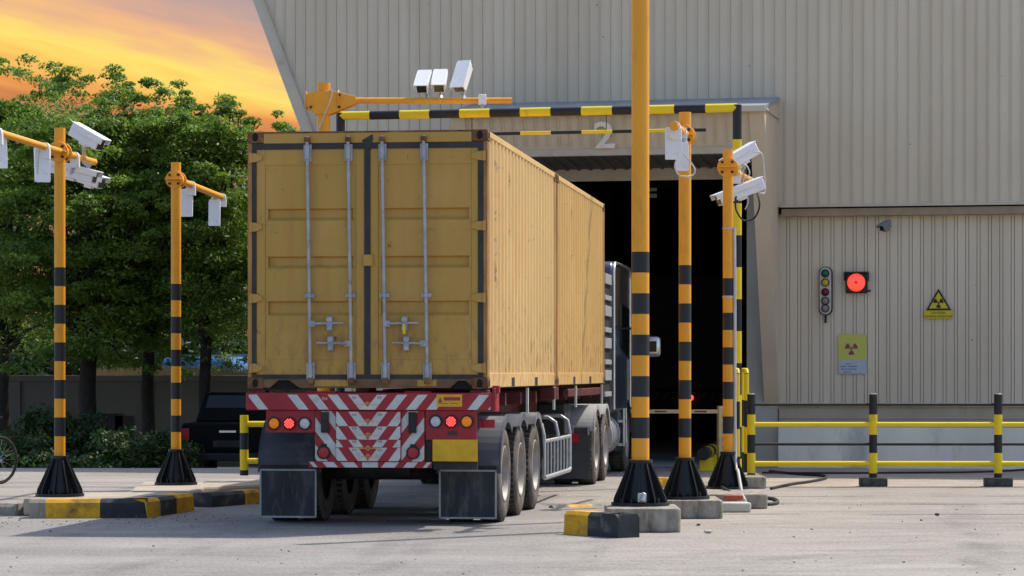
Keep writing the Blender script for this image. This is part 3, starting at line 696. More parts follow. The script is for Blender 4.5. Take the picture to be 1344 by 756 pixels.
# ------------------------------------------------------------------ height gantry
def gantry():
    YR = 37.8; xr = gx(967.5, YR); xl = gx(447, 39.0); zt = P(967, 141.5, YR).z; r = .062
    t = root('height_gantry', 'black and yellow striped height-limit portal standing over the lane', 'gantry', (xr, YR, 0))
    dl = Vector((xl-xr, 39.0-YR, 0)); n = 13
    m = M()
    for i in range(n):
        a = dl*(i/n)+Vector((0, 0, zt)); b = dl*((i+1)/n)+Vector((0, 0, zt))
        m.cyl(a, b, r, n=24, m=i % 2, caps=(i in (0, n-1)))
    m.build('beam', [m_yel, m_navy], t)
    for base in (Vector((0, 0, 0)), dl):
        m = M(); z = zt+r; i = 0
        m.cyl(base+Vector((0, 0, z-.5)), base+Vector((0, 0, z-.02)), r, n=24, m=1); z -= .5
        while z > .1:
            z1 = max(z-.44, .0); m.cyl(base+Vector((0, 0, z1)), base+Vector((0, 0, z)), r, n=24, m=i % 2, caps=False); z = z1; i += 1
        m.box(base.x-.14, base.x+.14, base.y-.14, base.y+.14, 0, .025, m=1)
        m.build('post', [m_yel, m_navy], t)
    g = root('clearance_bar', 'thin striped clearance bar hanging on wires below the gantry beam', 'clearance bar', (xr, YR, 0))
    zb = zt-.295; m = M()
    for i in range(1, 9):
        a = dl*((i-.0)/n)+Vector((0, 0, zb)); b = dl*((i+1)/n)+Vector((0, 0, zb))
        m.cyl(a, b, .024, n=14, m=i % 2)
    m.build('bar', [m_yel, m_navy], g)
    for f in (4.2, 8.6):
        a = dl*(f/n); m = M(); m.cyl(a+Vector((0, 0, zb)), a+Vector((0, 0, zt-.05)), .006, n=6); m.build('hanging_wire', m_cable, g)
gantry()
def guard_hoop(label, px, Y):
    t = root('guard_hoop', label, 'guard hoop', (gx(px, Y), Y, 0), 0, 'yellow and black hoops guarding the gantry post')
    zt = P(px, 486, Y).z; m = M(); r = .033; z = zt-.05; i = 0
    while z > .0:
        z1 = max(0, z-.37)
        for dy in (0, .7): m.cyl((0, dy, z1), (0, dy, z), r, n=16, m=i % 2, caps=False)
        z = z1; i += 1
    m.tube([(0, 0, zt-.05), (0, .02, zt-.01), (0, .06, zt), (0, .64, zt), (0, .68, zt-.01), (0, .7, zt-.05)], r, n=14)
    m.build('hoop_tube', [m_yel, m_navy], t)
guard_hoop('yellow and black hoop just left of the gantry post', 968.0, 36.9)
guard_hoop('yellow and black hoop just right of the gantry post', 979.8, 38.2)

# ------------------------------------------------------------------ fence
def fence():
    Y = 37.35; g = 'sections of the yellow and black pipe fence'
    t = root('pipe_fence', 'long yellow and black pipe fence in front of the grey plinth', 'fence', (gx(986, Y), Y, 0))
    xs = [0, gx(1146, Y)-gx(986, Y), gx(1310, Y)-gx(986, Y), gx(1476, Y)-gx(986, Y), gx(1641, Y)-gx(986, Y)]
    zz = lambda py: P(0, py, Y).z
    for i, x in enumerate(xs):
        m = M(); m.cyl((x, 0, zz(544)), (x, 0, zz(517.5)), .055, n=24, m=1); m.cyl((x, 0, zz(517.5)), (x, 0, zz(516)), .055, .035, n=24, m=2)
        m.cyl((x, 0, zz(570.5)), (x, 0, zz(544)), .056, n=24, m=0, caps=False); m.cyl((x, 0, zz(594.5)), (x, 0, zz(570.5)), .055, n=24, m=1, caps=False)
        m.cyl((x, 0, zz(621)), (x, 0, zz(594.5)), .056, n=24, m=0, caps=False); m.cyl((x, 0, .12), (x, 0, zz(621)), .055, n=24, m=1, caps=False)
        m.build('post', [m_yel, m_navy, m_conc], t)
    for py, r, mt in ((531, .02, m_navy), (557, .032, m_yel), (583, .02, m_navy), (608.6, .036, m_yel)):
        m = M(); m.cyl((0, 0, zz(py)), (xs[-1], 0, zz(py)), r, n=14); m.build('rail', mt, t)
    for i, (x, lab) in enumerate(zip(xs[1:3], ('dark concrete footing under the fence post left of the last one', 'dark concrete footing under the rightmost fence post'))):
        b = M(); b.box(-.18, .18, -.14, .14, 0, .12)
        o = b.build('fence_footing', m_conc2, bevel=.012); o.location = (gx(986, Y)+x, Y, 0)
        tag(o, lab, 'footing', 'dark concrete footings of the pipe fence')
fence()

# ------------------------------------------------------------------ blocks and kerbs
def block(label, px0, px1, ybot, depth, h, mt=m_conc, rz=0, name='concrete_block', cat='concrete block', group='concrete blocks under the poles', ch=.03):
    Y = CAMZ*F/(ybot-489); x0, x1 = gx(px0, Y), gx(px1, Y); w = (x1-x0)/2
    m = M(); m.prism([(-w, -depth/2+ch), (-w, depth/2-ch), (-w+ch, depth/2), (w-ch, depth/2), (w, depth/2-ch), (w, -depth/2+ch), (w-ch, -depth/2), (-w+ch, -depth/2)], 0, h, 'z')
    o = m.build(name, mt, bevel=.018, smooth=False); o.location = ((x0+x1)/2, Y+depth/2, 0); o.rotation_euler = (0, 0, rz)
    return tag(o, label, cat, group)
block('stained concrete block under the thickest pole', 797, 894, 699, .92, .233)
block('concrete block under the pole with two hanging units', 868, 949, 681, 1.0, .197)
block('concrete block under the pole with the grey conduit', 925, 1008, 668, 1.1, .168)
block('weathered concrete block under the gantry post and fence end', 952, 1006, 641.5, 1.6, .16)
def kerb(label, p0, p1, w, h, segs, group, name='kerb_block'):
    """kerb stone with its front foot running p0 -> p1, painted in segments"""
    p0 = Vector((p0[0], p0[1], 0)); p1 = Vector((p1[0], p1[1], 0)); L = (p1-p0).length; a = math.atan2(p1.y-p0.y, p1.x-p0.x)
    mats = []; m = M(); c = .035
    for f0, f1, mt in segs:
        if mt not in mats: mats.append(mt)
        m.prism([(0, 0), (0.008, h-c), (c+.008, h), (w-c, h), (w, h-c), (w, 0)], f0*L, f1*L, 'x', m=mats.index(mt))
    o = m.build(name, mats, smooth=False); o.location = p0; o.rotation_euler = (0, 0, a)
    return tag(o, label, 'kerb', group)
def G(px, py): Y = CAMZ*F/(py-489); return (gx(px, Y), Y)
GK = 'kerb stones painted yellow and black'
kerb('kerb block with worn yellow patch in front of the thickest pole', G(740, 701), G(811, 706.5), .26, .225, [(0, .44, m_kyel), (.44, 1, m_kblk)], GK)
k2 = kerb('black end stone closing the kerb in front of the thickest pole', G(811.5, 706.5), G(838, 705), .24, .225, [(0, 1, m_kblk)], GK)
kerb('long kerb with bare, yellow and black lengths below the leftmost pole', G(38, 680.5), G(193, 680), .34, .20, [(0, .14, m_conc), (.14, .60, m_kyel), (.60, 1, m_kblk)], GK)
kerb('kerb turning back right of the leftmost pole, ending in yellow', G(193.5, 680), G(255, 670.5), .30, .20, [(0, .28, m_kyel), (.28, .62, m_kblk), (.62, 1, m_kyel)], GK)
kerb('black kerb with one yellow length beside the left rear wheels', G(279, 666), G(350, 660), .28, .165, [(0, .6, m_kblk), (.6, .9, m_kyel), (.9, 1, m_kblk)], GK)
kerb('bare broken kerb end at the left edge of the picture', G(-40, 676), G(20, 677), .5, .13, [(0, 1, m_conc)], 'bare concrete kerbs')
m_islet = mat('island_concrete', (.42, .36, .29), .9, var=.2, vs=3, dirt=(.2, .17, .13), dirt_amt=.25, dirt_scale=3, bump=.5, bs=40)
def slab(label, pts, h, mt=m_islet, name='concrete_island'):
    m = M(); m.prism(pts, 0, h, 'z'); o = m.build(name, mt, bevel=.03, smooth=False); return tag(o, label, 'concrete island')
xD = gx(78.5, YD)
slab('concrete pad under the leftmost pole behind the long kerb', [(-5.28, 29.62), (-3.95, 29.62), (-3.75, 30.2), (-3.78, 31.0), (-5.3, 31.0)], .197)
slab('low concrete island under the second pole from the left', [(gx(172, 32.6), 32.6), (gx(258, 32.6), 32.6), (gx(262, 33), 33.4), (gx(262, 34.5), 35.0), (gx(180, 34.6), 35.2), (gx(170, 33), 33.2)], .152)
slab('broken pale kerb strip right of the second pole from the left', [(gx(262, 34), 33.9), (gx(345, 34.6), 34.8), (gx(345, 36), 36.6), (gx(268, 36), 36.2)], .135)
slab('pale concrete lip between the two left-hand poles', [(gx(118, 31.9), 31.9), (gx(165, 32.2), 32.2), (gx(170, 33.0), 33.0), (gx(118, 32.6), 32.6)], .11)
kerb('low worn kerb with yellow paint behind the thickest pole', G(728, 667), G(800, 664), .12, .03, [(0, .3, m_conc), (.3, .7, m_kyel), (.7, 1, m_conc)], GK)
kerb('yellow kerb end seen between the thickest pole and the next one', G(862, 641), G(884, 639), .45, .13, [(0, 1, m_kyel)], GK)
# rubble by the conduit pole
def rubble(label, px, py, s, mt, name='rubble_piece', cat='rubble'):
    x, y = G(px, py); m = M(); bm = bmesh.new(); bmesh.ops.create_icosphere(bm, subdivisions=1, radius=.5)
    r2 = random.Random(int(px*7+py))
    for v in bm.verts: v.co *= .75+.5*r2.random()
    me = bpy.data.meshes.new(name); bm.to_mesh(me); bm.free(); me.materials.append(mt)
    o = bpy.data.objects.new(name, me); COL.objects.link(o); o.location = (x, y, s[2]*.38); o.scale = s; o.rotation_euler = (0, 0, r2.random()*3)
    return tag(o, label, cat)
m = M(); m.box(-.2, .22, -.12, .12, 0, .11); o = m.build('broken_block', m_rubble, bevel=.02); o.location = (*G(958, 672), 0); o.rotation_euler = (0, 0, .1)
tag(o, 'broken pale block lying at the foot of the conduit pole', 'rubble')
m = M(); m.box(-.1, .12, -.06, .06, 0, .05); o = m.build('brick_piece', m_brick, bevel=.01); o.location = (G(962, 669)[0], G(962, 669)[1]+.06, .112); o.rotation_euler = (0, 0, -.1)
tag(o, 'red brick piece on the broken pale block', 'brick')
rubble('rounded pale stone at the foot of the conduit', 973, 668, (.16, .16, .2), m_rubble)
rubble('small dark stone on the right-hand concrete', 1230, 677, (.06, .05, .04), m_conc2)
rubble('pale flat stone in front of the poles', 929, 700, (.11, .06, .04), m_rubble)
rubble('brown pebble in front of the second right-hand pole block', 917, 690, (.05, .04, .03), m_rust)
def scatter():
    m = M(); r2 = random.Random(5)
    for i in range(420):
        X = r2.uniform(-5.5, 5.5); Y = r2.uniform(21, 37)
        if i > 160: X = r2.uniform(-6, -2.8); Y = r2.uniform(27.5, 30.2)
        s = r2.uniform(.003, .009)*(2 if r2.random() < .05 else 1); T = Matrix.Translation((X, Y, s*.4)) @ Matrix.Rotation(r2.random()*3, 4, 'Z') @ Matrix.Rotation(r2.random()*.6, 4, 'X')
        m.box(-s, s, -s*.7, s*.7, -s*.5, s*.5, T=T, m=r2.choice((0, 0, 1)))
    tag(m.build('gravel', [m_conc, m_conc2]), 'loose grit scattered over the yard', kind='stuff')
scatter()
# cables on the ground
r_ = .016
gp = lambda px, py, z=.02: (*G(px, py), z)
cable('ground_cable', [gp(1012, 643), gp(1040, 637), gp(1062, 634), gp(1083, 629.5), gp(1080, 626), gp(1050, 624), gp(1010, 620)], .02, m_cable, label='dark cable looping over the concrete left of the fence footings')
cable('ground_cable', [(gx(940, 33.2), 32.4, .2), (gx(968, 32), 31.7, .1), gp(985, 660), gp(1005, 664), gp(1020, 662), gp(1016, 657), gp(995, 655), gp(985, 651)], .022, m_cable, label='thick dark cable curled at the foot of the conduit pole')
cable('ground_cable', [gp(1000, 622), gp(1100, 622.5), gp(1180, 622), gp(1260, 621.5), gp(1310, 620), gp(1360, 617)], .016, m_cable, label='black cable lying along the wall behind the fence')

# ------------------------------------------------------------------ left guard rail beside the truck
def left_rail():
    Y = 35.6; x0 = gx(320.5, Y); t = root('guard_rail', 'short yellow and black guard rail left of the truck', 'guard rail', (x0, Y, .135))
    zz = lambda py: P(0, py, Y).z-.135
    for x in (0, 1.15):
        m = M()
        for a, b, k in ((568, 545, 0), (590, 568, 1), (617, 590, 0), (624, 617, 1)): m.cyl((x, 0, max(0, zz(a))), (x, 0, zz(b)), .055, n=20, m=k, caps=(a == 568))
        m.build('post', [m_yel, m_navy], t)
    for py in (556.5, 605):
        m = M(); m.cyl((0, 0, zz(py)), (1.15, 0, zz(py)), .038, n=14); m.build('rail', m_yel, t)
left_rail()

# ------------------------------------------------------------------ barrier and low pipe guard at the opening
m_boom = mat('boom_paint', (.80, .56, .28), .6, var=.1)
def barrier():
    Y = 43.6; x = gx(946.5, Y)
    t = root('barrier_gate', 'boom barrier with pale arm lowered across the hall opening', 'barrier', (x, Y, 0))
    m = M(); m.box(-.045, .06, -.05, .30, 0, P(0, 533, Y).z); m.build('cabinet', m_boom, t, bevel=.01)
    m = M()
    for i in range(7): m.box(.02, .05, -.055, -.048, .1+i*.12, .16+i*.12)
    m.build('louvre', m_chassis, t)
    m = M(); z = P(0, 540, Y).z; xa = gx(700, Y)-x; n = 14
    for i in range(n): m.box(xa+(-.02-xa)*i/n, xa+(-.02-xa)*(i+1)/n, -.02, .02, z-.03, z+.03, m=0)
    for i in (0, 3, 6, 9, 12): m.box(xa+(-.02-xa)*(i+.1)/n, xa+(-.02-xa)*(i+1.0)/n, -.024, -.0205, z-.014, z+.012, m=1)
    m.build('boom', [m_boom, m_rust], t)
    p0 = Vector((gx(923, 43), 43.0, .20)); p1 = Vector((p0.x+.105*5.6*1.25, 48.6, .24))
    t = root('pipe_guard', 'low striped pipe guard on yellow feet just inside the opening', 'pipe guard', (p0.x, p0.y, 0))
    d = Vector((p1.x-p0.x, p1.y-p0.y, 0)); n = 9; m = M()
    for i in range(n): m.cyl(d*(i/n)+Vector((0, 0, .27)), d*((i+1)/n)+Vector((0, 0, .27)), .10, n=20, m=(i+1) % 2, caps=i in (0, n-1))
    m.build('pipe', [m_yel, m_navy], t)
    for f in (.06, .35, .65, .95):
        m = M(); c = d*f; m.box(c.x-.08, c.x+.14, c.y-.04, c.y+.04, 0, .2); m.box(c.x-.12, c.x+.2, c.y-.09, c.y+.09, 0, .02); m.build('foot', m_yel, t)
barrier()
m_dimstripe = mat('dimmed_stripe', (.10, .095, .085), .8)  # stripe colour darkened to paint in the dimness of the hall
def inside_lorry():
    # a lorry waiting deep in the unlit hall: only its tail lamp and hazard board catch the eye
    Y = 58.0; x = gx(912, Y); t = root('waiting_lorry', 'dark lorry inside the hall showing one red tail lamp', 'lorry', (x, Y, 0))
    m = M(); m.box(-1.2, 1.2, 0, 6, 1.2, 3.6); m.build('box_body', mat('maroon_box', (.05, .02, .02), .6), t, bevel=.03)
    m = M(); m.box(-1.15, 1.15, .1, 8, .8, 1.15); m.build('chassis', m_chassis, t)
    m = M(); m.box(-1.1, 1.1, 6.2, 8.2, .8, 2.9); m.build('cab', m_cab, t, bevel=.1)
    for y in (1.4, 7.2):
        for s in (-1, 1):
            m = M(); m.lathe([(.2, -.14), (.5, -.14), (.5, .14), (.2, .14), (.2, -.14)], (s*1.0, y, .5), 'x', 28); m.build('wheel', m_tread, t)
    m = M()
    for i in range(11): m.prism([(-1.1+.2*i, 1.0), (-1.0+.2*i, 1.0), (-.92+.2*i, 1.14), (-1.02+.2*i, 1.14)], -.02, .0, 'y')
    m.build('hazard_stripes', m_dimstripe, t)
    q = P(906.5, 522, Y)-Vector((x, Y, 0)); m = M(); m.cyl((q.x, -.03, q.z), (q.x, .1, q.z), .06, n=16); m.build('tail_lamp', m_reddot, t)
inside_lorry()

# ------------------------------------------------------------------ things on the wall
RZ = -PHI
def wall_items():
    # strip of five small lamps
    p = bpoint(1084, 382); h = root('signal_strip', 'upright strip of five round signal lamps left of the red lamp', 'signal light', p, RZ)
    m = M(); pts = []; w_, hh = .095, .385
    for i in range(9): a = math.pi*i/8; pts.append((w_*math.cos(a), hh-w_+w_*math.sin(a)))
    for i in range(9): a = math.pi+math.pi*i/8; pts.append((w_*math.cos(a), -hh+w_+w_*math.sin(a)))
    m.prism(pts, -.10, 0, 'y'); m.build('lamp_case', mat('case_grey', (.50, .43, .40), .5), h, bevel=.01)
    m = M(); m.lathe([(w_+.0, -.08), (w_+.012, -.08), (w_+.012, -.0), (w_, 0)], (0, 0, 0), 'z', 4) if False else None
    m.prism([(x*1.16, z*1.03) for x, z in pts], -.06, .015, 'y'); m.build('case_rim', m_chassis, h)
    for dz, mt, nm in ((.285, m_green, 'green_lamp'), (.135, m_ylamp, 'yellow_lamp'), (-.02, m_dred, 'red_lamp'), (-.165, m_glamp, 'speaker_hole'), (-.285, m_glamp, 'speaker_hole')):
        m = M(); m.lathe([(0.001, -.135), (.035, -.13), (.052, -.115), (.058, -.10)], (0, 0, dz), 'y', 20); m.build(nm, mt, h)
        m = M(); m.lathe([(.058, -.10), (.058, -.125), (.066, -.125), (.066, -.10)], (0, 0, dz), 'y', 20); m.build('lamp_ring', m_chassis, h)
    m = M(); m.box(-.02, .015, -.05, -.02, -.52, -.37); m.build('bottom_bracket', m_chassis, h)
    # lit red lamp
    p = bpoint(1124.5, 371); h = root('red_signal_lamp', 'square black signal lamp glowing red on the cladding', 'signal light', p, RZ)
    m = M(); m.box(-.17, .17, -.10, .03, -.17, .15); m.build('lamp_case', m_blk, h, bevel=.012)
    m = M(); m.box(-.2, .2, -.15, .02, .15, .175); m.box(-.2, -.172, -.15, .02, .03, .15); m.box(.172, .2, -.15, .02, .03, .15); m.build('visor', m_blk, h)
    m = M(); m.lathe([(.001, -.135), (.08, -.13), (.13, -.115), (.145, -.10)], (0, 0, 0), 'y', 32)
    rl = m.build('red_lens', mat('glowing_red', (.9, .1, .06), .4, var=.25, vs=40, emit=(1, .055, .035), es=.75), h)
    m = M(); m.box(-.03, .03, -.142, -.136, -.008, .008); m.box(-.008, .008, -.1425, -.1365, -.03, .03); m.build('centre_mark', m_redref, rl)
    m = M(); m.box(.16, .23, -.06, -.02, -.15, -.12); m.build('latch', m_chassis, h)
    # triangle sign
    p = bpoint(1231.5, 400, -.03); h = root('radiation_sign', 'black and yellow triangular radiation warning sign above its caption plate', 'sign', p, RZ)
    q = lambda px, py: ((px-1231.5)*.01237, (400-py)*.01237)
    m = M(); m.prism([q(1213, 407), q(1250, 407), q(1250, 418), q(1213, 418)], -.006, .004, 'y'); m.build('caption_plate', m_signy, h)
    m = M(); m.prism([q(1215.7, 407.3), q(1248.5, 407.3), q(1231.8, 379)], -.014, -.0065, 'y'); m.build('triangle_border', m_signblk, h)
    m = M(); m.prism([q(1219.6, 404.8), q(1244.5, 404.8), q(1231.8, 383.5)], -.019, -.015, 'y'); m.build('triangle_face', m_signy, h)
    def trefoil(mm, cx, cz, r, y0, y1):
        for a0 in (30, 150, 270):
            pts = [(cx+r*.30*math.cos(R(a)), cz+r*.30*math.sin(R(a))) for a in (a0-30, a0, a0+30)]+[(cx+r*math.cos(R(a)), cz+r*math.sin(R(a))) for a in (a0+30, a0+15, a0, a0-15, a0-30)]
            mm.prism(pts, y0, y1, 'y')
        mm.prism([(cx+r*.2*math.cos(2*math.pi*i/12), cz+r*.2*math.sin(2*math.pi*i/12)) for i in range(12)], y0, y1, 'y')
    c = q(1231.8, 397.5); m = M(); trefoil(m, c[0], c[1], .083, -.023, -.0195); m.build('trefoil', m_signblk, h)
    c = q(1231.5, 410.8); text_mesh('caption_text', 'CAUTION', .052, m_signblk, h, (c[0], -.008, c[1]), (R(90), 0, 0), .0015)
    c = q(1231.5, 415.3); text_mesh('caption_text', 'IONIZING RADIATION', .046, m_signblk, h, (c[0], -.008, c[1]), (R(90), 0, 0), .0015, .95)
    # poster
    p = bpoint(1118.5, 465, -.03); h = root('radiation_poster', 'rectangular notice, yellow with magenta trefoil over a pale text panel', 'notice', p, RZ)
    q = lambda px, py: ((px-1118.5)*.01237, (465-py)*.01237)
    m = M(); m.prism([q(1100.5, 472.5), q(1137, 472.5), q(1137, 439), q(1100.5, 439)], -.008, .004, 'y'); m.build('yellow_panel', m_posty, h)
    m = M(); m.prism([q(1100.5, 490.5), q(1137, 490.5), q(1137, 472.6), q(1100.5, 472.6)], -.008, .004, 'y'); m.build('text_panel', m_postw, h)
    c = q(1117.5, 457.5); m = M(); trefoil(m, c[0], c[1], .105, -.012, -.0085); m.build('trefoil', m_magenta, h)
    m = M()
    for py, a, b in ((477.7, 1110, 1117), (481, 1103, 1111), (481, 1113, 1125), (484.6, 1104, 1124), (488.2, 1107, 1117)):
        m.prism([q(a, py+.55), q(b, py+.55), q(b, py-.55), q(a, py-.55)], -.010, -.0085, 'y')
    m.build('text_lines', mat('faint_ink', (.14, .15, .19), .7), h)
    # dome/bullet camera on the wall
    p = bpoint(1162, 297, -.35)
    camera_unit('small grey camera fixed high on the cladding above the signs', p, (Tb.to_3x3() @ Vector((-.45, -.85, -.35))), .22, .10, .10, bpoint(1165, 300, -.02), paint=mat('dull_grey', (.20, .195, .19), .6))
wall_items()

# ------------------------------------------------------------------ truck: frame of reference
TR = math.atan(.13); TC = Vector((-1.452, 27.457, 0))
def truck_root(name, label, cat, y=0, z=0, group=None):
    p = TC+Matrix.Rotation(-TR, 4, 'Z') @ Vector((0, y, 0)); return root(name, label, cat, (p.x, p.y, z), -TR, group)
ZC = 1.383

def container(label, y0, doors, mside, group):
    t = truck_root('shipping_container', label, 'shipping container', y0, ZC, group)
    L = 6.058; H = 2.591; w = 1.219
    # corner posts + castings + rails
    for sx in (-1, 1):
        m = M(); m.prism([(sx*w, 0), (sx*(w-.042), 0), (sx*(w-.042), .075), (sx*(w-.15), .075), (sx*(w-.15), .11), (sx*(w-.06), .16), (sx*w, .16)], .118, H-.118, 'z')
        m.build('corner_post', m_post, t, bevel=.004, smooth=False)
        m = M(); m.prism([(sx*w, L), (sx*(w-.15), L), (sx*(w-.15), L-.07), (sx*(w-.06), L-.16), (sx*w, L-.16)], .118, H-.118, 'z')
        m.build('corner_post', m_post, t, bevel=.004, smooth=False)
    for sx in (-1, 1):
        for a in (-.004, L-.174):
            for z in (0, H-.118+.002):
                m = M(); x0, x1 = (w-.16, w+.004) if sx > 0 else (-w-.004, -w+.16)
                m.box(x0, x1, a, a+.178, z, z+.118); m.build('corner_casting', m_rust, t, bevel=.012)
                ya = a-.003 if a < 1 else a+.178
                h_ = M(); xc = (x0+x1)/2; pts = [(xc+.03*math.cos(q), z+.06+.045*math.sin(q)) for q in [2*math.pi*i/12 for i in range(12)]]
                h_.prism(pts, ya, ya+.003, 'y'); xx = w+.0045 if sx > 0 else -w-.0075
                h_.prism([(a+.089+.045*math.cos(q), z+.06+.03*math.sin(q)) for q in [2*math.pi*i/12 for i in range(12)]], xx, xx+.003, 'x')
                h_.build('casting_hole_shade', m_pocket, t)  # black discs on the solid casting, painting the shade of its holes
    m = M()
    for sx in (-1, 1):
        x0, x1 = (w-.06, w) if sx > 0 else (-w, -w+.06)
        m.box(x0, x1, .17, L-.17, H-.07, H-.008)
    m.build('top_rail', m_cside, t, bevel=.006)
    for sx in (-1, 1):
        x0, x1 = (w-.05, w-.002) if sx > 0 else (-w+.002, -w+.05)
        m = M(); m.box(x0, x1, .17, L-.17, .015, .165); r_ = m.build('bottom_rail', mside, t, bevel=.006)
        for yc in (L/2-1.03, L/2+1.03): h_ = M(); h_.box((w-.004 if sx > 0 else -w+.001), (w-.001 if sx > 0 else -w+.004), yc-.13, yc+.13, .02, .115); h_.build('fork_pocket_shade', m_pocket, r_)  # black plates on the rail paint the shade inside the pockets
    # corrugated side walls
    for sx in (-1, 1):
        pts = []; y = .16; out = w-.004; inn = w-.038
        pitch = (L-.32)/21
        prof = [(0, out), (.072, out), (.14, inn), (.21, inn)]
        while y < L-.17:
            for d, xx in prof:
                pts.append((y+d*pitch/.28, xx))
            y += pitch
        pts.append((L-.16, out))
        z0, z1 = .165, H-.07; vs = []; n = len(pts)
        for yy, xx in pts: vs += [(sx*xx, yy, z0), (sx*xx, yy, z1), (sx*(xx-.01), yy, z0), (sx*(xx-.01), yy, z1)]
        fs = []
        for i in range(n-1):
            a, b = i*4, (i+1)*4; fs += [(a, b, b+1, a+1), (a+2, a+3, b+3, b+2), (a+1, b+1, b+3, a+3), (a, a+2, b+2, b)]
        m = M(); m.add(vs, fs); m.build('side_wall', mside, t, smooth=False)
    m = M(); m.box(-w+.05, w-.05, .05, L-.05, H-.03, H-.012); m.build('roof', mside, t)
    m = M(); m.box(-w+.04, w-.04, .05, L-.05, .12, .15)
    y = .3
    while y < L-.3: m.box(-w+.05, w-.05, y, y+.045, .02, .12); y += .3
    m.build('floor_frame', m_rustd, t)
    m = M(); m.box(-w+.1, w-.1, L-.05, L-.03, .15, H-.1); m.box(-w+.15, w-.15, L-.07, L-.0, H-.11, H-.01); m.box(-w+.15, w-.15, L-.07, L-.0, .02, .14)
    m.build('front_wall', mside, t)
    if not doors:
        m = M(); m.box(-w+.1, w-.1, .03, .05, .15, H-.1); m.box(-w+.15, w-.15, 0, .07, H-.11, H-.01); m.box(-w+.15, w-.15, 0, .07, .02, .14); m.build('end_wall', mside, t)
        return t
    X = lambda px: (px-482)/130.6
    Zp = lambda py: 1.55-(py-489)/131.2-ZC
    # header, sill
    m = M(); m.box(-w+.16, w-.16, .0, .08, Zp(187), H-.006); m.build('door_header', m_cdoor, t, bevel=.008)
    m = M()
    zt = Zp(497.5)
    notch = lambda c: [(c+.12, .0), (c+.06, .085), (c-.06, .085), (c-.12, .0)]
    m.prism([(-w+.16, .012), (X(352), .012), (X(364), .09), (X(378), .09), (X(392), .012), (X(592), .012), (X(602), .085), (X(612), .085), (X(624), .012), (w-.16, .012), (w-.16, zt), (-w+.16, zt)], 0, .08, 'y')
    m.build('door_sill', m_rustd, t, bevel=.004)
    m = M(); m.box(X(412), X(457), -.003, -.0005, .03, zt-.01); m.box(X(549), X(574), -.003, -.0005, .03, zt-.01); m.build('sill_patch', m_cdoor, t)
    m = M(); m.box(X(350), X(394), .03, .06, -.0, .1); m.box(X(590), X(626), .03, .06, 0, .1); m.build('sill_recess_shade', m_pocket, t)  # black boxes paint the shade seen through the sill notches
    m = M(); m.box(-w+.16, w-.16, -.002, .05, H-.022, H-.004); m.build('header_edge', m_rust, t)
    # doors
    zb, ztp = Zp(492), Zp(194.5)
    m = M(); m.box(-w+.03, w-.03, .075, .09, Zp(499), Zp(186)); m.build('door_backing', m_gasket, t)
    for x0, x1, r0, r1 in ((X(334), X(478.3), X(345.6), X(467)), (X(486), X(628.5), X(496.5), X(620))):
        d = M(); yf, yr = .016, .066
        # frame + recessed field, built as a relief front
        zs = [zb, Zp(414), Zp(395), Zp(351.5), Zp(336), Zp(288.5), Zp(273), ztp]
        for i in range(7):
            if i % 2 == 0: d.box(r0, r1, yf+.008, .075, zs[i], zs[i+1])
            else: 
                a, b = zs[i], zs[i+1]
                d.box(r0+.03, r1-.03, yr, .075, a, b)
                d.prism([(yf+.008, a), (yr, a+.03), (yr, a)] , r0+.03, r1-.03, 'x'); d.prism([(yf+.008, b), (yr, b-.012), (yr, b)], r0+.03, r1-.03, 'x')
                d.box(r0, r0+.03, yf+.008, .075, a, b); d.box(r1-.03, r1, yf+.008, .075, a, b)
        d.box(x0, r0, yf, .075, zb, ztp); d.box(r1, x1, yf, .075, zb, ztp)
        d.box(r0, r1, yf, yf+.008, ztp-.16, ztp); d.box(r0, r1, yf, yf+.008, zb, zb+.15)
        door = d.build('door', m_cdoor, t, bevel=.004, smooth=False)
        g = M()
        g.box(x0-.04, x1+.04, .004, .07, ztp-.002, Zp(186.8)); g.box(x0-.04, x1+.04, .004, .07, Zp(498.5), zb+.002)
        if x0 < 0: g.box(-w+.044, x0, .006, .07, .12, H-.118); g.box(x1, X(482), .003, .07, Zp(498.5), ztp+.03)
        else: g.box(x1, w-.044, .006, .07, .12, H-.118); g.box(X(482.01), x0, .0035, .07, Zp(498.5), ztp+.03)
        g.build('gasket', m_gasket, door)
        left = x0 < 0
        for py in (205.5, 297, 391, 483):
            hg = M()
            if left: hg.prism([(X(326), -.045), (X(333), -.045), (X(342), -.022), (X(342), .022), (X(333), .045), (X(326), .045)], -.012, .02, 'y', T=Matrix.Translation((0, 0, Zp(py)))); xp = X(327)
            else: hg.prism([(X(637), -.045), (X(630), -.045), (X(620), -.022), (X(620), .022), (X(630), .045), (X(637), .045)], -.012, .02, 'y', T=Matrix.Translation((0, 0, Zp(py)))); xp = X(636.5)
            hg.cyl((xp, -.008, Zp(py)-.05), (xp, -.008, Zp(py)+.05), .018, n=10)
            hg.build('hinge', m_cdoor, door, bevel=.003)
    for k, (pt, pbm) in enumerate(((403, 407.5), (457.5, 462), (502.5, 507), (557.5, 562.5))):
        xt, xb = X(pt), X(pbm); zt_, zb_ = Zp(178), Zp(501)
        f = lambda z: xb+(xt-xb)*(z-zb_)/(zt_-zb_)
        r = M(); r.cyl((xb, -.03, zb_), (xt, -.03, zt_), .0175, n=14)
        rod = r.build('lock_rod', m_rodgrey, t)
        for py, hh, ww in ((200, .085, .04), (487, .085, .042), (388, .022, .05)):
            z = Zp(py); b = M(); xx = f(z)
            b.box(xx-ww, xx+ww, -.022, .02, z-hh, z+hh); b.cyl((xx, -.035, z-hh*.8), (xx, -.035, z+hh*.8), .026, n=12)
            b.build('rod_bracket', m_rodgrey, rod, bevel=.004)
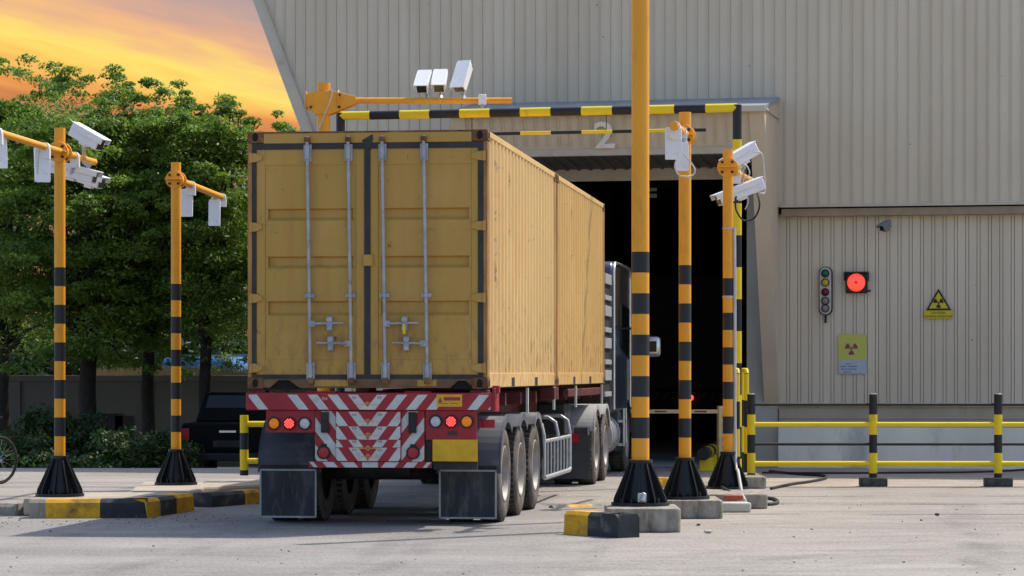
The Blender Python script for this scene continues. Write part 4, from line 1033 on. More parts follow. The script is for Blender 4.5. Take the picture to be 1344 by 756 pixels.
        b = M(); b.box(xt-.028, xt+.028, -.05, .0, zt_-.06, zt_-.01); b.build('rod_keeper', m_rust, rod, bevel=.006)
        b = M(); b.box(xb-.03, xb+.03, -.05, .0, zb_-.02, zb_+.04); b.build('rod_keeper', m_rust, rod, bevel=.006)
        # handle
        py = 425 if k in (0, 2) else 451
        z = Zp(py); s = 1 if k in (0, 2) else -1; xx = f(z)
        b = M(); b.box(min(xx, xx+s*.06), max(xx, xx+s*.06), -.06, -.025, z-.03, z+.03)
        b.tube([(xx+s*.03, -.055, z), (xx+s*.16, -.05, z+.006), (xx+s*.345, -.045, z+.008)], [.018, .012, .012], n=8)
        b.build('handle', m_rodgrey, rod, bevel=.003)
        c = xx+s*.205; b = M(); b.lathe([(.001, -.075), (.03, -.07), (.034, -.05)], (c, 0, z+.04), 'y', 14); b.lathe([(.001, -.072), (.026, -.068), (.03, -.05)], (c, 0, z-.045), 'y', 14)
        b.box(c-.028, c+.028, -.05, .02, z-.075, z+.075); b.build('handle_catch', m_rodgrey, rod, bevel=.006)
        if k == 2:
            b = M(); b.prism([(c-.012, z-.10), (c+.018, z-.10), (c+.008, z), (c-.008, z)], -.085, -.08, 'y'); b.build('yellow_seal', m_yel, rod)
    b = M(); b.box(X(477), X(490), -.01, .02, Zp(349), Zp(334)); b.build('centre_keeper', m_cdoor, t, bevel=.006)
    b = M(); xx = X(483); b.prism([(xx-.06, Zp(184)), (xx+.05, Zp(176)), (xx+.055, Zp(182)), (xx+.03, Zp(194)), (xx-.02, Zp(194))], -.006, .0, 'y'); b.build('torn_gasket', m_gasket, t)
    return t
GCn = 'two yellow shipping containers on the trailer'
container('yellow container with closed rusty rear doors at the back of the trailer', 0, True, m_cside, GCn)
container('plainer yellow container in front of the one with doors, nearer the cab', 6.058+.076, False, m_cside2, GCn)

# ------------------------------------------------------------------ wheels
def wheel(parent, side, x_out, y, dual=True, r=.5, name='wheel'):
    w = bpy.data.objects.new(name, None); COL.objects.link(w); w.parent = parent; w.location = (0, 0, 0)
    s = side
    def tyre(xo):
        m = M(); wd = .27
        prof = [(r*.56, -.035), (r*.62, -.008), (r*.8, -.0), (r*.93, -.012), (r*.985, -.035), (r, -.06), (r, -wd+.06), (r*.985, -wd+.035), (r*.9, -wd+.01), (r*.62, -wd+.01), (r*.56, -wd+.03)]
        m.lathe([(a, s*b) for a, b in prof], (s*xo, y, r), 'x', 48)
        # tread blocks
        n = 46
        for i in range(n):
            a = 2*math.pi*i/n
            T = Matrix.Translation((s*xo, y, r)) @ Matrix.Rotation(a, 4, 'X')
            x0, x1 = sorted((-s*.028, -s*.085)); m.box(x0, x1, -.02, .02, r-.014, r+.004, m=1, T=T)
            x0, x1 = sorted((-s*(wd-.028), -s*(wd-.085))); m.box(x0, x1, -.02, .02, r-.014, r+.004, m=1, T=T)
        m.build('tyre', [m_tyre, m_tread], w)
    tyre(x_out)
    if dual: tyre(x_out-.33)
    m = M(); k = r/.5
    m.lathe([(a*k, s*b) for a, b in [(.285, -.03), (.292, -.008), (.278, -.004), (.265, -.02), (.25, -.10), (.2, -.155), (.125, -.165), (.12, -.10), (.1, -.07), (.05, -.06), (.001, -.06)]], (s*x_out, y, r), 'x', 40)
    rim = m.build('rim', m_rim, w)
    m = M()
    for i in range(10):
        a = 2*math.pi*i/10; m.cyl((s*(x_out-.165), y+.165*k*math.cos(a), r+.165*k*math.sin(a)), (s*(x_out-.125), y+.165*k*math.cos(a), r+.165*k*math.sin(a)), .016, n=6)
    m.build('wheel_nut', m_galv, rim)
    return w
def arc_sheet(m, x0, x1, yc, zc, r, a0, a1, th=.02, n=16, mi=0, lip=0):
    pts = []
    for i in range(n+1):
        a = R(a0+(a1-a0)*i/n); pts.append((yc+r*math.cos(a), zc+r*math.sin(a)))
    for i in range(n, -1, -1):
        a = R(a0+(a1-a0)*i/n); pts.append((yc+(r-th)*math.cos(a), zc+(r-th)*math.sin(a)))
    k = len(pts)//2
    for i in range(k-1):
        q = [pts[i], pts[i+1], pts[-(i+2)], pts[-(i+1)]]
        m.prism(q, x0, x1, 'x', m=mi)

# ------------------------------------------------------------------ trailer
def trailer():
    t = truck_root('semi_trailer', 'three-axle container trailer with red and white chevron rear boards', 'trailer')
    X = lambda px: (px-482)/130.6
    Z = lambda py: 1.55-(py-489)/131.2
    # rear beam
    m = M(); m.box(X(322), X(651), -.06, .12, Z(538.5), Z(515.5)); m.box(X(400), X(440), -.02, .1, Z(516), Z(513.5)); m.box(X(532), X(566), -.02, .1, Z(516), Z(513.5))
    m.build('rear_beam', m_red, t, bevel=.008)
    m = M(); m.box(X(649.5), X(653), -.075, .2, Z(540), Z(509)); m.box(X(648), X(657), -.04, .05, Z(516), Z(506)); m.build('beam_end_plate', m_red, t, bevel=.006)
    def chevron(m, x0, x1, zt, zb, y, first=.098, per=.206, wd=.10, slope=.8, skip=(), cx=X(484)):
        for sgn in (-1, 1):
            for k in range(-1, 8):
                if (sgn, k) in skip: continue
                a = first+per*k; b = a+wd; hgt = zt-zb; sh = slope*hgt
                poly = [(cx+sgn*a, zt), (cx+sgn*b, zt), (cx+sgn*(b-sh), zb), (cx+sgn*(a-sh), zb)]
                # mirror clip at the centre line
                poly = clip(poly, lambda p: sgn*(p[0]-cx)); 
                if len(poly) < 3: continue
                poly = cliprect(poly, x0, x1, zb, zt)
                if len(poly) >= 3: m.prism(poly, y-.0015, y, 'y')
    m = M(); chevron(m, X(326), X(646), Z(518), Z(537.5), -.0605, skip=((-1, 4), (1, 4), (-1, -1), (1, -1))); bc = m.build('beam_chevrons', m_refw, t, smooth=False)
    # lamp boards
    m = M(); m.box(X(348), X(413), -.02, .03, Z(568), Z(538.6)); m.build('lamp_board', m_red, t, bevel=.004)
    m = M(); m.box(X(560), X(627), -.02, .03, Z(577), Z(538.6)); m.build('lamp_board', m_red, t, bevel=.004)
    for px, py, kind in ((359, 556, 'amber'), (379.5, 556, 'red'), (400, 556, 'white'), (573.5, 553, 'white'), (594, 553, 'red'), (614.5, 553, 'amber')):
        c = (X(px), 0, Z(py)); mt = {'amber': m_amber, 'red': m_redon, 'white': m_clear}[kind]
        m = M(); m.lathe([(.058, -.022), (.066, -.03), (.066, -.045), (.056, -.05), (.052, -.04)], c, 'y', 24); bz = m.build('lamp_bezel', m_chassis, t)
        m = M(); m.lathe([(.052, -.038), (.04, -.046), (.001, -.05)], c, 'y', 24); ln = m.build(kind+'_lamp', mt, bz)
        if kind == 'red':
            m = M()
            for i in range(-3, 4):
                for j in range(-3, 4):
                    if i*i+j*j <= 10 and (i+j) % 2 == 0: m.cyl((c[0]+i*.0135, -.055, c[2]+j*.0135), (c[0]+i*.0135, -.044, c[2]+j*.0135), .0065, n=8)
            m.build('led_dots', m_reddot, ln)
    # centre boards
    m = M(); m.box(X(413), X(558.5), -.01, .02, Z(606), Z(538.6)); m.box(X(405), X(568), -.015, .025, Z(614), Z(606)); m.box(X(441.5), X(527.5), -.035, -.0101, Z(605.5), Z(539.5))
    m.build('centre_board', m_red, t, bevel=.003)
    m = M()
    for a, b in ((540.5, 559.2), (559.8, 576.8), (577.4, 587), (587.6, 605)):
        x0, x1 = X(442), X(527); chevron(m, x0, x1, Z(a), Z(b), -.0355, skip=((-1, -1), (1, -1)), slope=.74)
    m.build('row_chevrons', m_refw, t, smooth=False)
    m = M()
    cx = X(485.8)
    for sgn in (-1, 1):
        for c0 in (475, 511, 547, 583):
            # white where c0 <= y-1.3*(dist from outer edge) <= c0+18 ; px-space helper
            ed = 413 if sgn < 0 else 558.5; f = lambda px: (px-ed)*(1 if sgn < 0 else -1)
            e0, e1 = (413.5, 441) if sgn < 0 else (528, 558)
            poly = [(e0, c0+1.3*f(e0)), (e1, c0+1.3*f(e1)), (e1, c0+18+1.3*f(e1)), (e0, c0+18+1.3*f(e0))]
            poly = cliprect(poly, e0, e1, 539.5, 605.5)
            if len(poly) >= 3: m.prism([(X(a), Z(b)) for a, b in poly], -.0120, -.0105, 'y')
    for a, b in ((405.5, 411), (423, 438), (447, 465), (476, 497), (507, 525), (536, 550), (562, 567.5)):
        s = 6 if a < 470 else (-6 if a > 500 else 0)
        poly = cliprect([(a, 606.5), (b, 606.5), (b+s, 613.5), (a+s, 613.5)], 405.5, 567.5, 606, 614); m.prism([(X(p), Z(q)) for p, q in poly], -.0170, -.0155, 'y')
    m.build('side_chevrons', m_refw, t, smooth=False)
    # small marks printed in each chevron
    for pt, y in ((518, -.0625), (540.5, -.0375), (558.5, -.0375), (575.5, -.0375), (586.8, -.0375)):
        zc = Z(pt+12.5); ring = M(); ring.lathe([(.017, -.001), (.024, -.001), (.024, .001), (.017, .001)], (X(484), y, zc), 'y', 18)
        ring.box(X(469), X(480), y-.001, y+.0005, zc-.006, zc+.002); ring.box(X(488), X(499), y-.001, y+.0005, zc-.006, zc+.002)
        ring.build('round_emblem', m_orngink, t)
        text_mesh('emblem_letter', 'R', .036, m_orngink, t, (X(484), y-.001, zc), (R(90), 0, 0), .0006)
        for px in (466, 500): text_mesh('printed_mark', 'KB', .036, m_redink, t, (X(px), y-.0005, Z(pt+4)), (R(90), 0, 0), .0006)
    text_mesh('painted_number', '704', .042, m_refw, t, (X(427), -.064, Z(523.5)), (R(90), 0, 0), .0006)
    for px in (427, 543):
        m = M(); m.box(X(px-5), X(px+5), -.05, -.012, Z(568), Z(541)); m.box(X(px-3.4), X(px+3.4), -.056, -.05, Z(566), Z(543)); m.build('hinge_bar', m_chassis, t, bevel=.005)
    for px in (425, 543.5):
        c = (X(px), 0, Z(594)); m = M(); m.lathe([(.05, -.03), (.068, -.03), (.068, -.012)], c, 'y', 24); m.box(X(px)-.03, X(px)+.03, -.02, -.012, Z(594)+.05, Z(594)+.085)
        b = m.build('reflector_ring', m_chassis, t); m = M(); m.lathe([(.001, -.034), (.05, -.031)], c, 'y', 24); m.build('round_reflector', m_redref, b)
    # sticker
    m = M(); m.box(X(575.5), X(609), -.066, -.0615, Z(533.5), Z(517.5)); st = m.build('yellow_sticker', m_plate, t)
    m = M(); m.box(X(585), X(606.5), -.069, -.0665, Z(525.5), Z(521)); m.prism([(X(577.5), Z(528)), (X(583), Z(528)), (X(580.2), Z(521))], -.069, -.0665, 'y'); m.box(X(577.5), X(590), -.069, -.0665, Z(529.6), Z(529)); m.box(X(594), X(604), -.069, -.0665, Z(529.6), Z(528.8)); m.build('sticker_print', m_redink, st)
    m = M(); m.box(X(569.5), X(628.5), -.04, -.021, Z(605), Z(576.5)); m.build('number_plate', m_plate, t, bevel=.004)
    m = M(); m.box(X(590), X(602), -.03, -.021, Z(571), Z(566)); m.build('plate_lamp', m_chassis, t)
    m = M(); m.box(X(570), X(628), .0, .03, Z(616), Z(605.5)); m.box(X(559), X(569), .02, .05, Z(606), Z(565)); m.build('plate_backing', m_chassis, t)
    m = M(); m.box(X(627.5), X(646), .25, .28, Z(562), Z(551)); m.build('fender_marker', m_redref, t)
    # frame
    m = M()
    for x in (-.5, .5):
        m.box(x-.07, x+.07, .05, 11.9, 1.28, 1.32); m.box(x-.07, x+.07, .05, 11.9, .93, .96); m.box(x-.008, x+.008, .05, 11.9, .96, 1.28)
    for y in (.6, 1.9, 3.2, 4.6, 6.2, 7.8, 9.4, 11.0): m.box(-1.15, 1.15, y-.05, y+.05, 1.2, 1.33)
    m.build('main_frame', m_dkred, t)
    for y in (.1, 5.95, 6.2, 12.0):
        for x in (-1.13, 1.13): m = M(); m.box(x-.09, x+.09, y-.1, y+.1, 1.22, 1.375); m.build('outrigger', m_dkred, t, bevel=.01)
    for x0, x1 in ((-1.2, -1.12), (1.12, 1.2)): m = M(); m.box(x0, x1, 7.6, 11.9, 1.24, 1.34); m.build('side_rail', m_dkred, t, bevel=.01)
    m = M()
    for y in (3.3, 5.9, 8.4, 11.9): m.box(1.195, 1.22, y-.03, y+.03, 1.1, 1.38)
    m.build('pale_tab', m_refw, t)
    # axles and springs
    for y in (1.25, 2.56, 3.87):
        m = M(); m.cyl((-.95, y, .5), (.95, y, .5), .07, n=14)
        m.build('axle', m_chassis, t)
        for s in (-1, 1):
            m = M(); m.tube([(s*.5, y-.5, .82), (s*.5, y-.2, .66), (s*.5, y, .62), (s*.5, y+.2, .66), (s*.5, y+.5, .82)], .045, n=6); m.box(s*.5-.05, s*.5+.05, y-.6, y-.5, .7, .95); m.build('leaf_spring', m_chassis, t)
            m = M(); m.cyl((s*.36, y-.25, .62), (s*.36, y-.05, .62), .11, n=16); m.build('brake_chamber', m_chassis, t)
            wheel(t, s, 1.235, y)
    m = M(); m.box(-.62, .62, .35, .42, .62, .78); m.box(-.45, .45, .5, .9, .7, .95); m.box(-.35, .35, .9, 3.9, .78, .95); m.cyl((-.3, .75, .62), (.3, .75, .62), .14, n=18); m.build('suspension_beam', m_chassis, t)
    # mudguards
    for s in (-1, 1):
        x0, x1 = sorted((s*.60, s*1.25))
        for i, y in enumerate((1.25, 2.56, 3.87)):
            m = M(); arc_sheet(m, x0, x1, y, .5, .60, 178 if i == 0 else 128, 52 if i < 2 else 6, mi=0)
            xo = s*1.25; xa, xb = sorted((xo, xo+s*.012)); arc_sheet(m, xa, xb, y, .5, .605, 178 if i == 0 else 128, 52 if i < 2 else 6, th=.07)
            m.build('mudguard', m_fender if s < 0 else m_fendm, t)  # sun-side guards take the copy with sunlight in its colour
        xa, xb = sorted((s*.635, s*1.23))
        m = M(); m.box(xa, xb, .60, .612, .06, .56); fl = m.build('mud_flap', m_flap, t)
        m = M(); e = .018; m.box(xa, xb, .594, .5995, .56-e, .56); m.box(xa, xb, .594, .5995, .06, .06+e); m.box(xa, xa+e, .594, .5995, .06, .56); m.box(xb-e, xb, .594, .5995, .06, .56); m.build('flap_border', m_flapedge, fl)
        m = M(); m.box(xa, xb, .613, .64, .5, .60); m.build('flap_bar', m_chassis, t)
    # side underrun guard, right and left
    for s in (1, -1):
        m = M(); x = s*1.2
        def hoop(y, zb=.33, zt=1.0): return [(x, y, zb), (x, y, zt-.2), (x-s*.03, y, zt-.06), (x-s*.12, y, zt), (x-s*.55, y, zt)]
        for y in (4.95, 7.75): m.tube(hoop(y), .024, n=10)
        m.tube(hoop(6.4, .72), .022, n=10)
        m.tube([(x, 4.95, .33), (x, 5.05, .31), (x, 7.65, .31), (x, 7.75, .33)], .028, n=10)
        m.tube([(x, 4.95, .74), (x, 7.75, .74)], .024, n=10)
        for i in range(1, 8): y = 4.95+2.8*i/8; m.tube([(x, y, .31), (x, y, .74)], .013, n=8)
        m.build('side_guard', m_galv, t)
    # landing legs and kingpin area
    m = M()
    for x in (-.7, .7): m.box(x-.07, x+.07, 9.0, 9.14, .45, 1.28); m.box(x-.13, x+.13, 8.95, 9.2, .42, .45)
    m.box(-.7, .7, 9.04, 9.1, .8, .86); m.build('landing_leg', m_chassis, t)
    m = M(); m.box(.75, 1.1, 8.05, 8.8, .75, 1.15); m.build('tool_box', m_chassis, t, bevel=.02)
    for i in range(3):
        r2 = random.Random(i); pts = [(.2+.25*r2.random(), 9.6+i*.1, 1.2), (.5, 10.3, .95+.1*i), (.4+.2*i, 11.2, 1.0), (.5, 12.6, 1.5)]
        cable('air_line', pts, .016, m_cable if i else m_redref, t)
m_fendm = mat('dusty_fender_lit_copy', (.085, .092, .108), .6, var=.25, vs=3, dirt=(.38, .36, .33), dirt_amt=.4, dirt_scale=2.0)  # lighter fender copy: sunlight put into the colour, dust on top
trailer()

# ------------------------------------------------------------------ tractor
def tractor():
    t = truck_root('truck_tractor', 'dark tractor unit pulling the container trailer into the hall', 'truck')
    m = M()
    for x in (-.42, .42): m.box(x-.04, x+.04, 10.0, 16.6, .72, .98)
    for y in (10.1, 11.6, 13.4, 15.6): m.box(-.42, .42, y, y+.08, .75, .93)
    m.build('chassis_rail', m_chassis, t)
    m = M(); m.cyl((0, 11.6, 1.1), (0, 11.6, 1.18), .45, n=24); m.box(-.5, .5, 11.2, 12.0, .98, 1.1); m.build('fifth_wheel', m_chassis, t)
    for y in (10.9, 12.25):
        for s in (-1, 1):
            wheel(t, s, 1.235, y)
            x0, x1 = sorted((s*.62, s*1.24)); m = M(); arc_sheet(m, x0, x1, y, .5, .60, 155 if y < 11 else 130, 50 if y < 11 else 25)
            xa, xb = sorted((s*1.24, s*1.252)); arc_sheet(m, xa, xb, y, .5, .605, 155 if y < 11 else 130, 50 if y < 11 else 25, th=.06)
            m.build('mudguard', m_fendw, t)
        m = M(); m.cyl((-.95, y, .5), (.95, y, .5), .1, n=14); m.cyl((0, y-.2, .5), (0, y+.2, .5), .22, n=16); m.build('axle', m_chassis, t)
    for s in (-1, 1):
        x0, x1 = sorted((s*.62, s*1.21)); m = M(); m.box(x0, x1, 10.2, 10.22, .1, .80); m.build('rear_panel', m_flapp, t)
        m = M(); m.box(s*1.0-.06, s*1.0+.06, 10.12, 10.19, .60, .72); m.build('tail_lamp', m_redref, t)
        m = M(); m.box(x0+.2, x1, 10.185, 10.198, .80, .825); m.box(x0+.35, x0+.37, 10.185, 10.198, .72, .80); m.box(x1-.03, x1-.01, 10.185, 10.198, .70, .80); m.build('lamp_bracket', m_rack, t)
        wheel(t, s, 1.22, 15.9, dual=False)
        x0, x1 = sorted((s*.65, s*1.2)); m = M(); m.cyl((s*.93, 13.25, .62), (s*.93, 14.6, .62), .30, n=28); tk = m.build('fuel_tank', m_galv, t)
        m = M()
        for y in (13.5, 13.95, 14.4): m.lathe([(.305, -.02), (.315, -.02), (.315, .02), (.305, .02)], (s*.93, y, .62), 'y', 28)
        m.build('tank_strap', m_chrome, tk)
    # slatted headboard rack behind the cab
    m = M(); m.box(-1.16, 1.16, 13.0, 13.06, .95, 3.0); m.build('rack_panel', m_chassis, t)
    for sd_ in (-1, 1):
        xa, xb = sorted((sd_*1.14, sd_*1.17)); m = M(); m.box(xa, xb, 12.55, 13.5, 1.15, 3.0); sk = m.build('side_fairing', m_chassis, t)
        m = M(); z = 1.2; i = 0
        while z < 2.9:
            xa, xb = sorted((sd_*1.171, sd_*1.20)); hgt = (.07, .15)[i % 2]; m.box(xa, xb, 12.55, 13.5, z, z+hgt); z += .235; i += 1
        m.build('white_slats', m_rack, sk, bevel=.004)
    m = M(); m.box(-1.05, 1.05, 13.08, 13.14, .95, 2.9); m.build('rack_backing', m_chassis, t)
    # cab
    def rr(x, z0, z1, y0, y1, r):
        pts = []
        for cx, cz, a0 in ((y1-r, z1-r, 0), (y0+r, z1-r, 90)):
            for i in range(7): a = R(a0+15*i); pts.append((cx+r*math.cos(a), cz+r*math.sin(a)))
        return pts+[(y0, z0), (y1, z0)]
    m = M(); m.prism(rr(0, .95, 3.22, 13.7, 16.55, .22), -1.2, 1.2, 'x'); cab = m.build('cab_body', m_cab, t, bevel=.04)
    for s in (-1, 1):
        xa, xb = sorted((s*1.2, s*1.212)); m = M(); m.prism(rr(0, 2.25, 3.16, 13.76, 16.48, .2), xa, xb, 'x'); m.build('upper_side_panel', m_cabtop, cab)
        xa, xb = sorted((s*1.213, s*1.222)); m = M(); m.prism([(14.9, 1.95), (16.2, 1.75), (16.3, 2.55), (14.9, 2.6)], xa, xb, 'x'); m.build('side_window', m_glass, cab)
        # bright edge trim
        m = M(); pts = rr(0, 1.0, 3.2, 13.72, 16.53, .22); m.tube([(s*1.212, a, b) for a, b in ([pts[-1]]+pts[:-1])], .022, n=8); m.build('edge_trim', m_chrome, cab)
        m = M(); m.box(*sorted((s*1.12, s*1.25)), 15.05, 15.45, .42, .46); m.box(*sorted((s*1.12, s*1.25)), 15.05, 15.45, .78, .82)
        m.tube([(s*1.24, 15.06, .42), (s*1.24, 15.06, 1.0)], .018, n=8); m.tube([(s*1.24, 15.44, .42), (s*1.24, 15.44, 1.0)], .018, n=8); m.build('cab_step', m_chrome, t)
        m = M(); m.box(*sorted((s*.7, s*1.18)), 14.7, 15.3, .35, .95); m.build('step_housing', m_cab, t)
        m = M(); arc_sheet(m, *sorted((s*.75, s*1.24)), 15.9, .5, .62, 170, 10, th=.03); m.build('front_mudguard', m_cab, t)
        m = M(); m.box(s*1.56-.13, s*1.56+.13, 16.6, 16.72, 1.80, 2.13); mi = m.build('mirror', m_chrome, t, bevel=.06)
        m = M(); m.box(s*1.56-.07, s*1.56+.07, 16.592, 16.602, 1.88, 2.05); m.build('mirror_glass', m_bwin, mi)
        m = M(); m.tube([(s*1.2, 16.4, 2.25), (s*1.4, 16.6, 2.25), (s*1.55, 16.66, 2.1)], .018, n=8); m.build('mirror_arm', m_chassis, mi)
    m = M(); m.box(-1.15, 1.15, 16.56, 16.6, 1.9, 2.9); m.build('windscreen', m_glass, cab)
    m = M(); m.box(-1.2, 1.2, 16.3, 16.75, .4, .94); m.build('front_bumper', m_cab, t, bevel=.05)
    m = M(); m.tube([(.9, 13.3, .9), (.9, 13.3, 2.6), (.9, 13.25, 2.75)], .07, n=14); m.build('exhaust_stack', m_galv, t)
m_flapp = mat('tractor_rear_panel', (.055, .055, .058), .75, var=.25, vs=3, dirt=(.11, .10, .095), dirt_amt=.35, dirt_scale=2.5)
tractor()

# ------------------------------------------------------------------ vegetation
def mat_leaf(name, c0, c1, tr=.35):
    mt = bpy.data.materials.new(name); nt, N, L, b = nodes(mt)
    b.inputs['Roughness'].default_value = .5; b.inputs['Specular IOR Level'].default_value = .35
    g = N.new('ShaderNodeNewGeometry'); cr = N.new('ShaderNodeValToRGB'); e = cr.color_ramp.elements
    e[0].color = c0+(1,); e[1].color = c1+(1,)
    tc = N.new('ShaderNodeTexCoord'); nz = N.new('ShaderNodeTexNoise'); nz.inputs['Scale'].default_value = 1.1; nz.inputs['Detail'].default_value = 3; L.new(tc.outputs['Object'], nz.inputs[0])
    ad = N.new('ShaderNodeMath'); ad.operation = 'MULTIPLY_ADD'; L.new(g.outputs['Random Per Island'], ad.inputs[0]); ad.inputs[1].default_value = .45
    s2 = N.new('ShaderNodeMath'); s2.operation = 'MULTIPLY_ADD'; L.new(nz.outputs[0], s2.inputs[0]); s2.inputs[1].default_value = 1.2; s2.inputs[2].default_value = -.35
    L.new(s2.outputs[0], ad.inputs[2]); L.new(ad.outputs[0], cr.inputs[0]); L.new(cr.outputs[0], b.inputs['Base Color'])
    t = N.new('ShaderNodeBsdfTranslucent'); hs = N.new('ShaderNodeHueSaturation'); hs.inputs['Value'].default_value = 1.7; hs.inputs['Saturation'].default_value = 1.1
    L.new(cr.outputs[0], hs.inputs['Color']); L.new(hs.outputs[0], t.inputs[0])
    mx = N.new('ShaderNodeMixShader'); mx.inputs[0].default_value = tr; L.new(b.outputs[0], mx.inputs[1]); L.new(t.outputs[0], mx.inputs[2])
    L.new(mx.outputs[0], N['Material Output'].inputs[0]); return mt
m_leaf = mat_leaf('leaf_green', (.022, .055, .012), (.23, .345, .055), .4)
m_leafd = mat_leaf('shrub_leaf', (.018, .042, .012), (.06, .11, .03), .25)
def leaf_mesh(name, centers, radii, per, size, mt, parent, seed, flat=.45, upbias=.75):
    """centers Nx3, radii N; 'per' leaves in each clump, each a bent quad"""
    g = np.random.default_rng(seed); n = len(centers)*per
    c = np.repeat(np.asarray(centers), per, 0); r = np.repeat(np.asarray(radii), per)
    d = g.normal(size=(n, 3)); d /= np.linalg.norm(d, axis=1)[:, None]
    d[:, 2] = np.where(g.random(n) < .65, np.abs(d[:, 2]), d[:, 2])
    rad = g.random(n)**.4
    p = c+d*np.stack([r*rad, r*rad, r*rad*flat], 1)
    nrm = g.normal(size=(n, 3))*.75; nrm[:, 2] += upbias; nrm += d*.5; nrm /= np.linalg.norm(nrm, axis=1)[:, None]
    a = np.cross(nrm, g.normal(size=(n, 3))); a /= np.linalg.norm(a, axis=1)[:, None]; b = np.cross(nrm, a)
    s = (size*(.6+.8*g.random(n)))[:, None]; w = s*.42
    v = np.stack([p-a*s*.5, p+b*w*.5, p+a*s*.5, p-b*w*.5], 1).reshape(-1, 3)
    me = bpy.data.meshes.new(name); me.vertices.add(n*4); me.vertices.foreach_set('co', v.ravel().astype(np.float32))
    me.loops.add(n*4); me.loops.foreach_set('vertex_index', np.arange(n*4, dtype=np.int32))
    me.polygons.add(n); me.polygons.foreach_set('loop_start', np.arange(0, n*4, 4, dtype=np.int32)); me.polygons.foreach_set('loop_total', np.full(n, 4, dtype=np.int32))
    me.materials.append(mt); me.update(calc_edges=True); me.validate()
    o = bpy.data.objects.new(name, me); COL.objects.link(o)
    if parent: o.parent = parent
    return o
def tree(label, px, Y, top_py, rx, ry, zlow, seed, nclump=210, trunk_r=.16, lean=0, per=125, size=.092, extra=()):
    X = gx(px, Y); zg = gz(X, Y); t = root('leafy_tree', label, 'tree', (X, Y, zg), 0, 'broad green trees in front of the boundary wall')
    r2 = random.Random(seed); top = P(0, top_py, Y).z-zg; zl = zlow-zg; zc = (top+zl)/2; rz_ = (top-zl)/2
    cs = []; rs = []
    nb = 28                                    # boughs: flat uneven pads of leaf clumps
    for b in range(nb):
        while True:
            v = Vector((r2.uniform(-1, 1), r2.uniform(-1, 1), r2.uniform(-1, 1)))
            if .2 < v.length < 1: break
        v *= r2.uniform(.62, .92)/v.length; sq = min(1.55, 1/math.sqrt(max(.15, 1-abs(v.z)**2*.8))) if v.z < 0 else 1.0
        bx, by, bz = v.x*rx*sq, v.y*ry*sq, zc+v.z*rz_*(1.1 if v.z < 0 else r2.uniform(.82, 1.16))
        br = r2.uniform(.55, 1.2)*(1.0-.3*max(0, v.z)); tilt = r2.uniform(-.12, .12)
        for k in range(nclump//nb):
            a = r2.random()*6.283; q = br*r2.random()**.55
            cs.append((bx+q*math.cos(a)+lean, by+q*math.sin(a), bz-.22*(q/br)**2*br+tilt*q*math.cos(a)+r2.uniform(-.08, .1))); rs.append(r2.uniform(.15, .34))
    for k in range(nclump//5):                 # inner leaves and stray tips
        a = r2.random()*6.283; q = r2.random()**.5
        cs.append((q*rx*.8*math.cos(a)+lean, q*ry*.8*math.sin(a), zc+r2.uniform(-.95, .75)*rz_)); rs.append(r2.uniform(.45, .8))
    for k in range(60):                        # stray sprigs that break the outline
        a = r2.random()*6.283; e_ = r2.uniform(.1, 1.3); q = 1.04+.12*r2.random()
        cs.append((rx*math.cos(e_)*math.cos(a)*q+lean, ry*math.cos(e_)*math.sin(a)*q, zc+rz_*math.sin(e_)*q)); rs.append(r2.uniform(.16, .3))
    for e in extra: cs.append(e[:3]); rs.append(e[3])
    leaf_mesh('crown', cs, rs, per, size, m_leaf, t, seed, .55, .9)
    m = M(); fork = zl+.25
    m.tube([(0, 0, -.1), (.02, 0, .5), (-.03, .02, fork*.6), (.02, 0, fork)], [trunk_r*1.35, trunk_r*1.05, trunk_r*.92, trunk_r*.85], n=12); m.build('trunk', m_bark, t)
    m = M()
    for i in range(26):
        c = cs[r2.randrange(len(cs))]; a = Vector((0, 0, fork-.3+r2.random()*1.2)); b = Vector(c); mid = a.lerp(b, .5)+Vector((r2.uniform(-.2, .2), r2.uniform(-.2, .2), r2.uniform(-.1, .35)))
        m.tube([a, a.lerp(mid, .6)+Vector((0, 0, -.05)), mid, b], [trunk_r*.5, trunk_r*.36, trunk_r*.24, .012], n=6)
    m.tube([(0, 0, fork-.2), (0, 0, zc), (.1, 0, top-1.6)], [trunk_r*.85, trunk_r*.5, .03], n=8)
    m.build('branches', m_bark, t)
    return t
tree('broad tree at the left edge of the picture behind the leftmost pole', 4, 58.5, 94, 2.1, 2.4, 1.75, 11, 860)
tree('tree behind and just right of the leftmost pole with thick trunk', 116, 55.5, 108, 1.75, 2.2, 2.0, 23, 720, .19, extra=((-.9, -1, 2.2, .3), (-.5, -1.2, 2.4, .35), (.6, -1.2, 2.35, .35), (1.1, -1, 2.15, .28), (.1, -1.4, 2.5, .4), (-1.5, -.8, 2.1, .3)))
tree('slender-trunked tree with a high crown between the two left-hand poles', 195, 57.0, 122, 1.6, 2.2, 2.05, 31, 680, .14, extra=((.1, -1.3, 2.5, .4), (-.4, -1.3, 2.3, .3), (.9, -.3, 2.25, .3), (1.3, -.2, 2.1, .25), (.7, .4, 2.0, .22), (1.6, 0, 2.3, .3), (-.9, 0, 2.2, .35), (.5, -.5, 2.35, .3)))
tree('tree beside the container whose crown slopes down to it', 270, 55.5, 142, 1.35, 2.0, 2.0, 47, 640, .13,
     extra=((-.6, -.3, 2.2, .25), (-.2, -.5, 2.3, .3), (.5, -.2, 2.15, .25), (.9, 0, 2.25, .3), (-1.1, .2, 2.1, .2), (-.3, 0, 6.7, .5), (-.1, .1, 7.1, .28), (.1, .1, 7.2, .2), (.25, .1, 7.28, .17), (.38, .1, 7.33, .13), (.5, .1, 7.37, .1), (-.9, 0, 6.6, .6)))

